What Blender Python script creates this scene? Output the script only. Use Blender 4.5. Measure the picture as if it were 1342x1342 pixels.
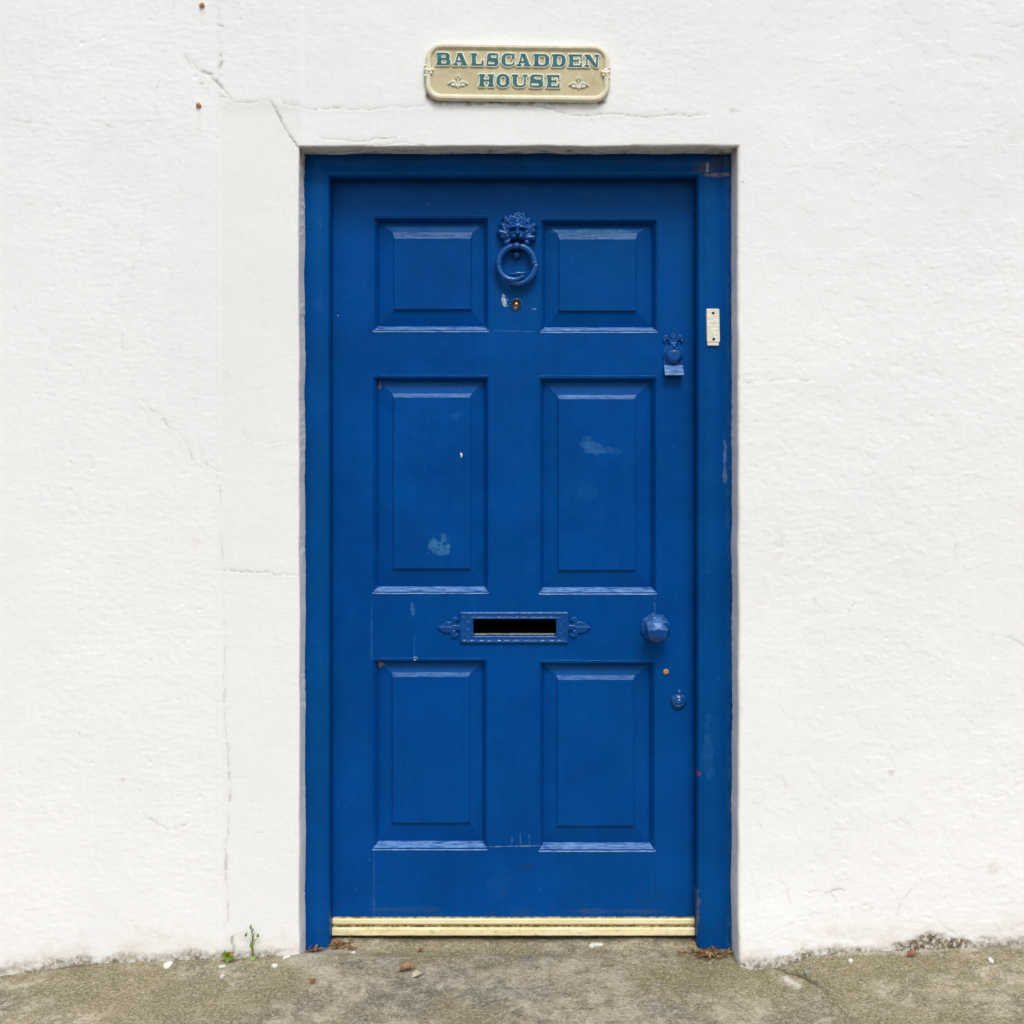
import bpy, bmesh, math, random
import numpy as np
from mathutils import Vector, Matrix

# ------------------------------------------------------------------ scene, camera, light
for o in list(bpy.data.objects):
    bpy.data.objects.remove(o)
sc = bpy.context.scene
COL = sc.collection
rad = math.radians

PX = 520.0            # photo pixels per metre on the wall face
D = 3.0               # camera distance from the wall face
CZ = 752.0 / PX       # camera height
CX0, HZ = 671.0, 510.0

cam_d = bpy.data.cameras.new("camera")
cam = bpy.data.objects.new("camera", cam_d)
COL.objects.link(cam)
cam.location = (0, -D, CZ)
cam.rotation_euler = (rad(90), 0, 0)
cam_d.sensor_width = 36
cam_d.lens = 36 * D / (1342 / PX)
cam_d.shift_y = -161.0 / 1342
cam_d.clip_start = 0.05
cam_d.clip_end = 500
sc.camera = cam

SUN_EL, SUN_AZ = 54.0, 170.0     # azimuth measured from +Y towards +X
w = bpy.data.worlds.new("World"); sc.world = w; w.use_nodes = True
nt = w.node_tree; nt.nodes.clear()
sky = nt.nodes.new('ShaderNodeTexSky'); sky.sky_type = 'NISHITA'; sky.sun_disc = False
sky.sun_elevation = rad(SUN_EL); sky.sun_rotation = rad(SUN_AZ)
sky.air_density = 1.5; sky.dust_density = 5.0; sky.ozone_density = 1.0
hs = nt.nodes.new('ShaderNodeHueSaturation'); hs.inputs['Saturation'].default_value = 0.14
bg = nt.nodes.new('ShaderNodeBackground'); bg.inputs['Strength'].default_value = 0.105
wo = nt.nodes.new('ShaderNodeOutputWorld')
nt.links.new(sky.outputs[0], hs.inputs['Color']); nt.links.new(hs.outputs[0], bg.inputs['Color'])
nt.links.new(bg.outputs[0], wo.inputs['Surface'])

sl = bpy.data.lights.new("sun", 'SUN'); sl.energy = 1.35; sl.angle = rad(18); sl.color = (1.0, 0.99, 0.985)
sun = bpy.data.objects.new("sun", sl); COL.objects.link(sun)
sd = Vector((math.sin(rad(SUN_AZ)) * math.cos(rad(SUN_EL)), math.cos(rad(SUN_AZ)) * math.cos(rad(SUN_EL)), math.sin(rad(SUN_EL))))
sun.rotation_euler = sd.to_track_quat('Z', 'Y').to_euler()
sun.location = sd * 10

sc.view_settings.view_transform = 'Standard'
sc.view_settings.look = 'None'
sc.view_settings.gamma = 1
sc.view_settings.exposure = 0.30
sc.render.engine = 'CYCLES'

# ------------------------------------------------------------------ helpers
def wx(px, Y=0.0): return (px - CX0) / PX * (D + Y) / D
def wz(py, Y=0.0): return CZ - (py - HZ) / PX * (D + Y) / D

rng = np.random.RandomState(7)
PERM = np.concatenate([rng.permutation(1024)] * 3)
GR = rng.rand(1024) * 2 * math.pi
GXt, GYt = np.cos(GR), np.sin(GR)

def perlin(x, y, seed=0):
    x = np.asarray(x, dtype=np.float64) + seed * 17.31; y = np.asarray(y, dtype=np.float64) + seed * 9.77
    xi = np.floor(x).astype(int); yi = np.floor(y).astype(int)
    xf = x - xi; yf = y - yi
    u = xf * xf * xf * (xf * (xf * 6 - 15) + 10); v = yf * yf * yf * (yf * (yf * 6 - 15) + 10)
    def g(ix, iy, dx, dy):
        h = PERM[(PERM[ix % 1024] + iy) % 1024]
        return GXt[h] * dx + GYt[h] * dy
    a = g(xi, yi, xf, yf); b = g(xi + 1, yi, xf - 1, yf)
    c = g(xi, yi + 1, xf, yf - 1); d = g(xi + 1, yi + 1, xf - 1, yf - 1)
    return (a + u * (b - a)) * (1 - v) + (c + u * (d - c)) * v

def fbm(x, y, seed=0, octv=4, gain=0.5):
    s = 0; a = 1.0
    for i in range(octv):
        s = s + a * perlin(x * 2 ** i, y * 2 ** i, seed + i * 3); a *= gain
    return s

def sstep(a, b, x):
    t = np.clip((x - a) / (b - a), 0, 1); return t * t * (3 - 2 * t)

def tag(o, label=None, cat=None, group=None, kind=None):
    if label: o['label'] = label
    if cat: o['category'] = cat
    if group: o['group'] = group
    if kind: o['kind'] = kind
    return o

def empty(name, loc, label, cat, group=None):
    o = bpy.data.objects.new(name, None); COL.objects.link(o); o.location = loc
    o.empty_display_size = 0.05
    return tag(o, label, cat, group)

def worldloc(o):
    v = Vector(o.location)
    while o.parent: o = o.parent; v += Vector(o.location)
    return v

def finish(name, me, mat, parent=None, origin=None, smooth=True):
    """mesh is in world coordinates; move its origin to `origin` and parent it"""
    n = len(me.vertices)
    co = np.empty(n * 3); me.vertices.foreach_get('co', co); co = co.reshape(-1, 3)
    if origin is None:
        origin = Vector(((co[:, 0].min() + co[:, 0].max()) / 2, (co[:, 1].min() + co[:, 1].max()) / 2, co[:, 2].min()))
    origin = Vector(origin)
    co = co - np.array(origin)
    me.vertices.foreach_set('co', co.ravel())
    me.materials.append(mat)
    me.polygons.foreach_set('use_smooth', [smooth] * len(me.polygons))
    me.update()
    o = bpy.data.objects.new(name, me); COL.objects.link(o)
    if parent:
        o.parent = parent; o.location = origin - worldloc(parent)
    else:
        o.location = origin
    return o

def raw_mesh(name, verts, faces):
    verts = np.asarray(verts, dtype=np.float32); faces = np.asarray(faces, dtype=np.int32)
    me = bpy.data.meshes.new(name)
    me.vertices.add(len(verts)); me.vertices.foreach_set('co', verts.ravel())
    k = faces.shape[1]
    me.loops.add(len(faces) * k); me.loops.foreach_set('vertex_index', faces.ravel())
    me.polygons.add(len(faces))
    me.polygons.foreach_set('loop_start', np.arange(0, len(faces) * k, k, dtype=np.int32))
    me.polygons.foreach_set('loop_total', np.full(len(faces), k, dtype=np.int32))
    me.update(calc_edges=True)
    return me

def bm_mesh(name, bm, recalc=True):
    if recalc: bmesh.ops.recalc_face_normals(bm, faces=bm.faces[:])
    me = bpy.data.meshes.new(name); bm.to_mesh(me); bm.free(); return me

def add_attr(me, name, rgba):
    a = me.color_attributes.new(name, 'FLOAT_COLOR', 'POINT')
    a.data.foreach_set('color', np.asarray(rgba, dtype=np.float32).ravel())

def grid_faces(nx, nz, keep=None, off=0):
    i = np.arange(nx - 1)[:, None]; j = np.arange(nz - 1)[None, :]
    a = i * nz + j
    f = np.stack([a, a + nz, a + nz + 1, a + 1], -1)     # normal faces -Y for x,z grids
    if keep is not None: f = f[keep]
    return f.reshape(-1, 4) + off

# ------------------------------------------------------------------ node materials
class NM:
    def __init__(s, name):
        s.m = bpy.data.materials.new(name); s.m.use_nodes = True
        s.t = s.m.node_tree; s.t.nodes.clear()
        s.out = s.n('ShaderNodeOutputMaterial'); s.b = s.n('ShaderNodeBsdfPrincipled')
        s.l(s.b.outputs[0], s.out.inputs[0])
        s.pos = s.n('ShaderNodeNewGeometry').outputs['Position']
        s.nrm = None
    def n(s, t, **k):
        x = s.t.nodes.new(t)
        for a, b in k.items(): setattr(x, a, b)
        return x
    def l(s, a, b): s.t.links.new(a, b)
    def put(s, sock, v):
        if hasattr(v, 'is_linked') or hasattr(v, 'links'): s.l(v, sock)
        else:
            if isinstance(v, (tuple, list)) and len(v) == 3 and sock.type == 'RGBA': v = (*v, 1)
            sock.default_value = v
    def mapping(s, scale=(1, 1, 1), loc=(0, 0, 0), rot=(0, 0, 0), vec=None):
        m = s.n('ShaderNodeMapping'); m.inputs['Scale'].default_value = scale
        m.inputs['Location'].default_value = loc; m.inputs['Rotation'].default_value = rot
        s.l(vec or s.pos, m.inputs['Vector']); return m.outputs[0]
    def noise(s, scale, detail=4, rough=0.55, vec=None, dist=0.0, col=False):
        x = s.n('ShaderNodeTexNoise'); x.inputs['Scale'].default_value = scale
        x.inputs['Detail'].default_value = detail; x.inputs['Roughness'].default_value = rough
        x.inputs['Distortion'].default_value = dist
        s.l(vec or s.pos, x.inputs['Vector']); return x.outputs[1 if col else 0]
    def voro(s, scale, vec=None, feature='F1'):
        x = s.n('ShaderNodeTexVoronoi', feature=feature); x.inputs['Scale'].default_value = scale
        s.l(vec or s.pos, x.inputs['Vector']); return x.outputs['Distance']
    def rng(s, v, a, b, c=0.0, d=1.0, smooth=True):
        x = s.n('ShaderNodeMapRange'); x.interpolation_type = 'SMOOTHSTEP' if smooth else 'LINEAR'
        s.put(x.inputs[0], v)
        for i, q in enumerate((a, b, c, d)): x.inputs[i + 1].default_value = q
        return x.outputs[0]
    def math(s, op, a, b=0.0, clamp=False):
        x = s.n('ShaderNodeMath', operation=op); x.use_clamp = clamp
        s.put(x.inputs[0], a); s.put(x.inputs[1], b); return x.outputs[0]
    def mix(s, f, a, b, mode='MIX'):
        x = s.n('ShaderNodeMix', data_type='RGBA', blend_type=mode)
        s.put(x.inputs[0], f); s.put(x.inputs[6], a); s.put(x.inputs[7], b); return x.outputs[2]
    def bump(s, h, strength=0.3, dist=0.001):
        x = s.n('ShaderNodeBump'); x.inputs['Strength'].default_value = strength; x.inputs['Distance'].default_value = dist
        s.put(x.inputs['Height'], h)
        if s.nrm is not None: s.l(s.nrm, x.inputs['Normal'])
        s.nrm = x.outputs[0]
    def attr(s, name):
        x = s.n('ShaderNodeAttribute'); x.attribute_name = name
        q = s.n('ShaderNodeSeparateColor'); s.l(x.outputs['Color'], q.inputs[0])
        return q.outputs[0], q.outputs[1], q.outputs[2], x.outputs['Alpha']
    def done(s, color=None, rough=None, spec=None, metal=None):
        if color is not None: s.put(s.b.inputs['Base Color'], color)
        if rough is not None: s.put(s.b.inputs['Roughness'], rough)
        if spec is not None: s.put(s.b.inputs['Specular IOR Level'], spec)
        if metal is not None: s.put(s.b.inputs['Metallic'], metal)
        if s.nrm is not None: s.l(s.nrm, s.b.inputs['Normal'])
        return s.m

BLUE = (0.0, 0.053, 0.252)

def mat_blue(name, grain='v', chalk_sheen=0.0, wear=1.0, scuffs=(), rough=0.34, lumpy=0.0, base=BLUE, edge=True, spec=0.22, tint=(0.30, 0.70, 1.0), coat=0.0):
    n = NM(name)
    if grain == 'v': br = n.mapping((420, 420, 14))
    elif grain == 'h': br = n.mapping((14, 420, 420))
    else: br = n.mapping((260, 260, 260))
    strokes = n.noise(1.0, 5, 0.6, vec=br)
    big = n.noise(5.0, 4, 0.6)
    mid = n.noise(38.0, 3, 0.6)
    c = n.mix(n.rng(big, 0.35, 0.68), tuple(v * 0.90 for v in base), tuple(v * 1.12 for v in base))
    c = n.mix(n.math('MULTIPLY', n.rng(strokes, 0.45, 0.75), 0.15), c, (base[0] + 0.0, base[1] * 1.6, base[2] * 1.15))
    cloud = n.noise(3.2, 5, 0.65, vec=n.mapping(loc=(5, 0, 2)))
    c = n.mix(n.math('MULTIPLY', n.rng(cloud, 0.42, 0.66), 0.35), c, (0.0, base[1] * 1.22, base[2] * 0.94))
    coatv = n.noise(1.0, 4, 0.6, vec=n.mapping((55, 55, 2.2) if grain != 'h' else (2.2, 55, 55)))
    c = n.mix(n.math('MULTIPLY', n.rng(coatv, 0.45, 0.62), 0.18), c, tuple(v * 0.78 for v in base))
    c = n.mix(n.math('MULTIPLY', n.rng(coatv, 0.42, 0.30), 0.15), c, (0.0, base[1] * 1.45, base[2] * 1.1))
    # faded / chalky patches
    pat = n.math('MULTIPLY', n.rng(mid, 0.58, 0.8), n.rng(big, 0.48, 0.7))
    c = n.mix(n.math('MULTIPLY', pat, 0.35), c, (0.0, 0.085, 0.30))
    if chalk_sheen > 0:
        ch = n.noise(1.0, 6, 0.7, vec=n.mapping((30, 90, 260)))
        c = n.mix(n.math('MULTIPLY', n.rng(ch, 0.32, 0.62), chalk_sheen), c, (0.13, 0.27, 0.52))
        sp = n.noise(300.0, 3, 0.7)
        c = n.mix(n.math('MULTIPLY', n.rng(sp, 0.64, 0.72), chalk_sheen), c, (0.35, 0.42, 0.55))
    # tiny pale specks and chips
    v = n.voro(42.0)
    sel = n.rng(n.noise(11.0, 2, 0.5), 0.60 - 0.05 * wear, 0.66)
    speck = n.math('MULTIPLY', n.rng(v, 0.035, 0.07, 1, 0), sel)
    c = n.mix(n.math('MULTIPLY', speck, 0.55 * wear), c, (0.12, 0.30, 0.48))
    v2 = n.voro(17.0)
    c = n.mix(n.math('MULTIPLY', n.rng(v2, 0.022, 0.034, 1, 0), n.math('MULTIPLY', n.rng(n.noise(7.0, 2, 0.5, vec=n.mapping(loc=(3, 1, 5))), 0.56, 0.6), 0.7)), c, (0.30, 0.42, 0.52))
    # edge wear on convex edges
    gp = n.n('ShaderNodeNewGeometry').outputs['Pointiness']
    ew = n.math('MULTIPLY', n.rng(gp, 0.53, 0.60), n.rng(n.noise(60.0, 4, 0.7), 0.42, 0.62))
    if edge: c = n.mix(n.math('MULTIPLY', ew, 0.45 * wear), c, (0.04, 0.17, 0.38))
    # individual scuffs: (x, z, rx, rz, angle, colour, strength)
    for (sx, sz, rx, rz, ang, colr, st) in scuffs:
        m = n.mapping(vec=n.mix(0.0, n.pos, n.pos))
        ad = n.n('ShaderNodeVectorMath', operation='SUBTRACT'); n.l(n.pos, ad.inputs[0]); ad.inputs[1].default_value = (sx, 0, sz)
        q = n.n('ShaderNodeVectorRotate', rotation_type='Y_AXIS'); n.l(ad.outputs[0], q.inputs['Vector']); q.inputs['Angle'].default_value = ang
        s_ = n.n('ShaderNodeVectorMath', operation='MULTIPLY'); n.l(q.outputs[0], s_.inputs[0]); s_.inputs[1].default_value = (1 / rx, 0, 1 / rz)
        le = n.n('ShaderNodeVectorMath', operation='LENGTH'); n.l(s_.outputs[0], le.inputs[0])
        dn = n.math('ADD', le.outputs['Value'], n.rng(n.noise(1.1 / max(rx, rz) , 4, 0.75), 0.3, 0.7, -0.75, 0.75, False))
        k = n.math('MULTIPLY', n.rng(dn, 0.70, 1.0, 1, 0), n.rng(n.noise(2.6 / max(rx, rz), 4, 0.75), 0.34, 0.6, 0.25, 1.0))
        c = n.mix(n.math('MULTIPLY', k, st), c, colr)
    # grime close to the ground
    sx_ = n.n('ShaderNodeSeparateXYZ'); n.l(n.pos, sx_.inputs[0])
    low = n.math('MULTIPLY', n.rng(sx_.outputs[2], 0.0, 0.16, 1, 0), n.rng(n.noise(34.0, 5, 0.7), 0.52, 0.7))
    c = n.mix(n.math('MULTIPLY', low, 0.5), c, (0.035, 0.055, 0.075))
    n.bump(strokes, 0.55, 0.0007)
    n.bump(n.noise(22.0 , 3, 0.5), 0.5, 0.0030)
    if lumpy > 0: n.bump(n.noise(190.0, 3, 0.6), lumpy, 0.0022)
    r = n.rng(n.noise(26.0, 4, 0.7), 0.3, 0.75, rough - 0.06, rough + 0.14)
    n.b.inputs['Specular Tint'].default_value = (*tint, 1)
    n.b.inputs['Coat Weight'].default_value = coat; n.b.inputs['Coat Roughness'].default_value = 0.12
    return n.done(c, r, spec)

def mat_simple(name, c1, c2, scale=40, rough=0.6, spec=0.4, bump=0.2, bscale=200, metal=0.0, bd=0.001):
    n = NM(name)
    c = n.mix(n.rng(n.noise(scale, 5, 0.65), 0.32, 0.68), c1, c2)
    n.bump(n.noise(bscale, 4, 0.6), bump, bd)
    return n.done(c, rough, spec, metal)

# wall plaster -----------------------------------------------------
def mat_wall():
    n = NM("white_painted_render")
    crack, moss, beige, grey = n.attr('marks')
    base = n.mix(n.rng(n.noise(1.6, 5, 0.65), 0.35, 0.65), (0.812, 0.820, 0.830), (0.844, 0.850, 0.855))
    base = n.mix(n.math('MULTIPLY', n.rng(n.noise(26.0, 6, 0.7), 0.5, 0.75), 0.5), base, (0.77, 0.775, 0.76))
    base = n.mix(n.math('MULTIPLY', grey, 0.32), base, (0.77, 0.775, 0.755))
    # fine pits holding dust
    pits = n.math('MULTIPLY', n.rng(n.noise(170.0, 3, 0.6), 0.64, 0.74), n.rng(n.noise(9.0, 4, 0.6), 0.48, 0.62))
    base = n.mix(n.math('MULTIPLY', pits, 0.30), base, (0.55, 0.55, 0.50))
    bm_ = n.math('MULTIPLY', beige, n.rng(n.noise(90.0, 5, 0.7), 0.35, 0.65, 0.5, 1.0))
    base = n.mix(bm_, base, (0.52, 0.40, 0.27))
    ck = n.math('MULTIPLY', crack, n.rng(n.noise(120.0, 4, 0.7), 0.30, 0.58, 0.5, 1.3), clamp=True)
    base = n.mix(ck, base, (0.17, 0.155, 0.12))
    mo = n.math('MULTIPLY', moss, n.rng(n.noise(85.0, 6, 0.75), 0.34, 0.60, 0.12, 1.1), clamp=True)
    mc = n.mix(n.rng(n.noise(60.0, 4, 0.7), 0.4, 0.6), (0.085, 0.072, 0.045), (0.26, 0.21, 0.13))
    base = n.mix(mo, base, mc)
    n.bump(n.noise(75.0, 6, 0.66, vec=n.mapping((0.8, 1, 1.25))), 0.20, 0.0018)
    n.bump(n.noise(330.0, 4, 0.6), 0.45, 0.0012)
    return n.done(base, 0.75, 0.2)

def mat_ground():
    n = NM("weathered_concrete")
    crack, moss, pale, dark = n.attr('marks')
    a = n.noise(5.0, 6, 0.7); b = n.noise(20.0, 7, 0.78, dist=0.8)
    fine = n.noise(115.0, 6, 0.85); grain = n.noise(270.0, 4, 0.8)
    c = n.mix(n.rng(a, 0.40, 0.60), (0.215, 0.186, 0.136), (0.43, 0.37, 0.265))
    c = n.mix(n.math('MULTIPLY', n.rng(n.noise(2.6, 3, 0.6, vec=n.mapping((1, 2, 1), loc=(1.3, 0.2, 0))), 0.5, 0.62), 0.5), c, (0.125, 0.118, 0.102))
    c = n.mix(n.math('MULTIPLY', n.rng(b, 0.46, 0.66), 0.8), c, (0.52, 0.46, 0.365))
    c = n.mix(n.math('MULTIPLY', n.rng(b, 0.47, 0.36), 0.75), c, (0.115, 0.098, 0.064))
    c = n.mix(n.math('MULTIPLY', n.rng(n.noise(3.0, 5, 0.7, vec=n.mapping(loc=(4, 2, 0))), 0.46, 0.56), 0.7), c, (0.215, 0.182, 0.095))
    mo = n.math('MULTIPLY', moss, n.rng(n.noise(24.0, 6, 0.75), 0.36, 0.62), clamp=True)
    c = n.mix(n.math('MULTIPLY', mo, 0.7), c, (0.205, 0.180, 0.070))
    c = n.mix(n.math('MULTIPLY', n.rng(fine, 0.50, 0.66), 0.6), c, (0.60, 0.54, 0.44))
    c = n.mix(n.math('MULTIPLY', n.rng(fine, 0.48, 0.36), 0.75), c, (0.070, 0.062, 0.040))
    c = n.mix(n.math('MULTIPLY', n.rng(grain, 0.53, 0.66), 0.55), c, (0.70, 0.65, 0.56))
    c = n.mix(n.math('MULTIPLY', n.rng(grain, 0.46, 0.34), 0.5), c, (0.055, 0.048, 0.03))
    st = n.voro(120.0)
    c = n.mix(n.math('MULTIPLY', n.rng(st, 0.12, 0.2, 1, 0), n.rng(n.noise(30.0), 0.5, 0.62)), c, (0.60, 0.58, 0.53))
    c = n.mix(n.math('MULTIPLY', pale, n.rng(n.noise(200.0, 4, 0.7), 0.3, 0.6, 0.4, 1.0)), c, (0.68, 0.66, 0.60))
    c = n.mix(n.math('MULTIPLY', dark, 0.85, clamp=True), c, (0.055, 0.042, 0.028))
    c = n.mix(n.math('MULTIPLY', crack, 0.9, clamp=True), c, (0.04, 0.035, 0.022))
    sy = n.n('ShaderNodeSeparateXYZ'); n.l(n.pos, sy.inputs[0])
    c = n.mix(n.rng(n.math('ADD', sy.outputs[1], n.math('MULTIPLY', n.noise(0.6), 0.8)), -1.3, -1.7), c, (0.055, 0.055, 0.055))  # unseen ground behind the camera, darkened to cut bounce from below
    n.bump(fine, 0.8, 0.0035); n.bump(grain, 0.6, 0.0015)
    return n.done(c, 0.92, 0.15)

M_WALL = mat_wall(); M_GROUND = mat_ground()
LB = (0.10, 0.27, 0.44)
LY = 0.124       # depth of the leaf face behind the wall face
FY = 0.070       # depth of the frame face
def sp(px, py, rx, ry, ang, col=LB, st=0.6): return (wx(px, LY), wz(py, LY), rx / 495, ry / 495, ang, col, st)
M_LEAF = mat_blue("blue_gloss_paint_leaf", 'v', edge=False, scuffs=[
    sp(541, 796, 3, 12, 0.1, (0.08, 0.22, 0.42), 0.45), sp(543, 850, 1.5, 24, 0, (0.02, 0.12, 0.32), 0.35),
    sp(661, 394, 4, 7, 0.25, (0.55, 0.60, 0.68), 0.95), sp(655, 1160, 14, 40, 0, (0.01, 0.09, 0.28), 0.22),
    sp(690, 1136, 17, 2.2, 0.06, (0.015, 0.03, 0.06), 0.7), sp(673, 1109, 40, 0.9, 0.02, (0.20, 0.32, 0.42), 0.6), sp(671, 1102, 0.8, 9, 0, (0.10, 0.22, 0.40), 0.5), sp(682, 1102, 0.8, 10, 0, (0.10, 0.22, 0.40), 0.5), sp(694, 1103, 0.8, 8, 0.1, (0.10, 0.22, 0.40), 0.45), sp(674, 434, 40, 0.9, -0.02, (0.04, 0.15, 0.33), 0.6), sp(487, 825, 0.9, 40, 0, (0.03, 0.14, 0.33), 0.5), sp(858, 795, 0.9, 14, 0, (0.05, 0.17, 0.35), 0.6), sp(859, 1150, 0.9, 34, 0, (0.01, 0.03, 0.08), 0.4),
    sp(544, 863, 2.6, 2.6, 0, (0.6, 0.6, 0.55), 0.9), sp(490, 1160, 2.0, 60, 0, (0.05, 0.14, 0.24), 0.4),
    sp(860, 1175, 26, 18, 0.4, (0.01, 0.05, 0.14), 0.2), sp(520, 1192, 60, 4, 0, (0.04, 0.08, 0.15), 0.28),
    sp(810, 1194, 80, 3, 0, (0.06, 0.09, 0.16), 0.3), sp(700, 405, 3, 1.2, 0, (0.4, 0.5, 0.6), 0.6)])
M_PANEL = mat_blue("blue_gloss_paint_panel", 'v', edge=False, wear=0.8, scuffs=[
    sp(785, 588, 26, 9, -0.15, (0.035, 0.155, 0.36), 0.6), sp(768, 580, 9, 9, 0, (0.03, 0.14, 0.34), 0.4),
    sp(575, 716, 13, 14, 0.3, (0.05, 0.19, 0.40), 0.75), sp(597, 545, 9, 4, 0.7, (0.02, 0.13, 0.33), 0.4),
    sp(604.5, 596, 1.7, 2.6, 0, (0.95, 0.92, 0.9), 1.0), sp(768, 645, 14, 16, 0.3, (0.01, 0.10, 0.30), 0.25),
    sp(780, 302, 50, 3, 0, (0.04, 0.17, 0.34), 0.5), sp(497, 505, 3, 5, 0, (0.35, 0.2, 0.08), 0.8),
    sp(498, 873, 4, 4, 0, (0.45, 0.28, 0.12), 0.8), sp(722, 872, 12, 2.5, 0, (0.25, 0.2, 0.14), 0.6)])
M_MOULD = mat_blue("blue_gloss_paint_moulding", 'h', wear=1.5, rough=0.30, lumpy=0.25)
M_SILL = mat_blue("blue_chalk_and_sky_highlight", 'h', chalk_sheen=0.9, wear=1.0, rough=0.28, lumpy=0.3, edge=False, spec=0.45, tint=(0.8, 0.9, 1))  # chalky weathering, with the sky highlight also put into the colour
M_TOPLIT = mat_blue("blue_toplit_edge_paint", 'h', chalk_sheen=0.55, rough=0.30, lumpy=0.3, edge=False, spec=0.4, tint=(0.7, 0.85, 1))  # pale colour carries the sky highlight on upward edges and facets
M_FRAME = mat_blue("blue_gloss_paint_frame", 'v', wear=1.3, rough=0.36, lumpy=0.10, base=(0.0, 0.055, 0.238), scuffs=[
    (wx(928, FY), wz(985, FY), 8 / 503, 40 / 503, 0.05, (0.02, 0.10, 0.33), 0.4),
    (wx(916, FY), wz(1014, FY), 2.5 / 503, 2.5 / 503, 0, (0.5, 0.02, 0.02), 0.9),
    (wx(940, FY), wz(215, FY), 26 / 503, 9 / 503, 0.2, (0.10, 0.085, 0.05), 0.6),
    (wx(941, FY), wz(229, FY), 22 / 503, 3 / 503, 0.0, (0.30, 0.24, 0.13), 0.6),
    (wx(927, FY), wz(222, FY), 2.0 / 503, 7 / 503, 0.0, (0.45, 0.52, 0.6), 0.8),
    (wx(913, FY), wz(1190, FY), 4 / 503, 26 / 503, 0.0, (0.25, 0.2, 0.16), 0.5),
    (wx(950, FY), wz(600, FY), 2.5 / 503, 30 / 503, 0.0, (0.3, 0.4, 0.5), 0.3)])
M_IRON = mat_blue("blue_painted_iron", 'n', wear=1.7, rough=0.20, lumpy=0.30, base=(0.0, 0.054, 0.245), spec=0.45, tint=(0.5, 0.8, 1), coat=0.40)

# ------------------------------------------------------------------ opening geometry (metres, wall face)
OX0, OX1, OZ1 = wx(392), wx(967), wz(192.5)

def base_profile(x):
    """ground height along the foot of the wall"""
    pxs = [-1200, 0, 100, 200, 300, 392, 420, 940, 965, 990, 1030, 1060, 1120, 1200, 1342, 2500]
    pys = [1320, 1279, 1265, 1260, 1257, 1252, 1254, 1262, 1266, 1269, 1262, 1253, 1249, 1248, 1239, 1200]
    return np.interp(x, [wx(p) for p in pxs], [wz(p) for p in pys])

def ground_h(x, y):
    g = base_profile(x)
    gd = np.interp(y, [0, FY, 0.105, 0.2], [0.0, 0.0, 0.007, 0.007])
    t = sstep(0.0, 0.06, y)
    g = g * (1 - t) + gd * t
    far = sstep(0.4, 6.0, -y)
    smooth = np.interp(x, [-9, -1.3, 1.3, 9], [-0.10, -0.03, 0.04, 0.15])
    g = g * (1 - far) + smooth * far
    d = g + 0.004 * fbm(x * 6, y * 6, 31, 3) + 0.0022 * fbm(x * 45, y * 45, 33, 3)
    return d

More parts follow.
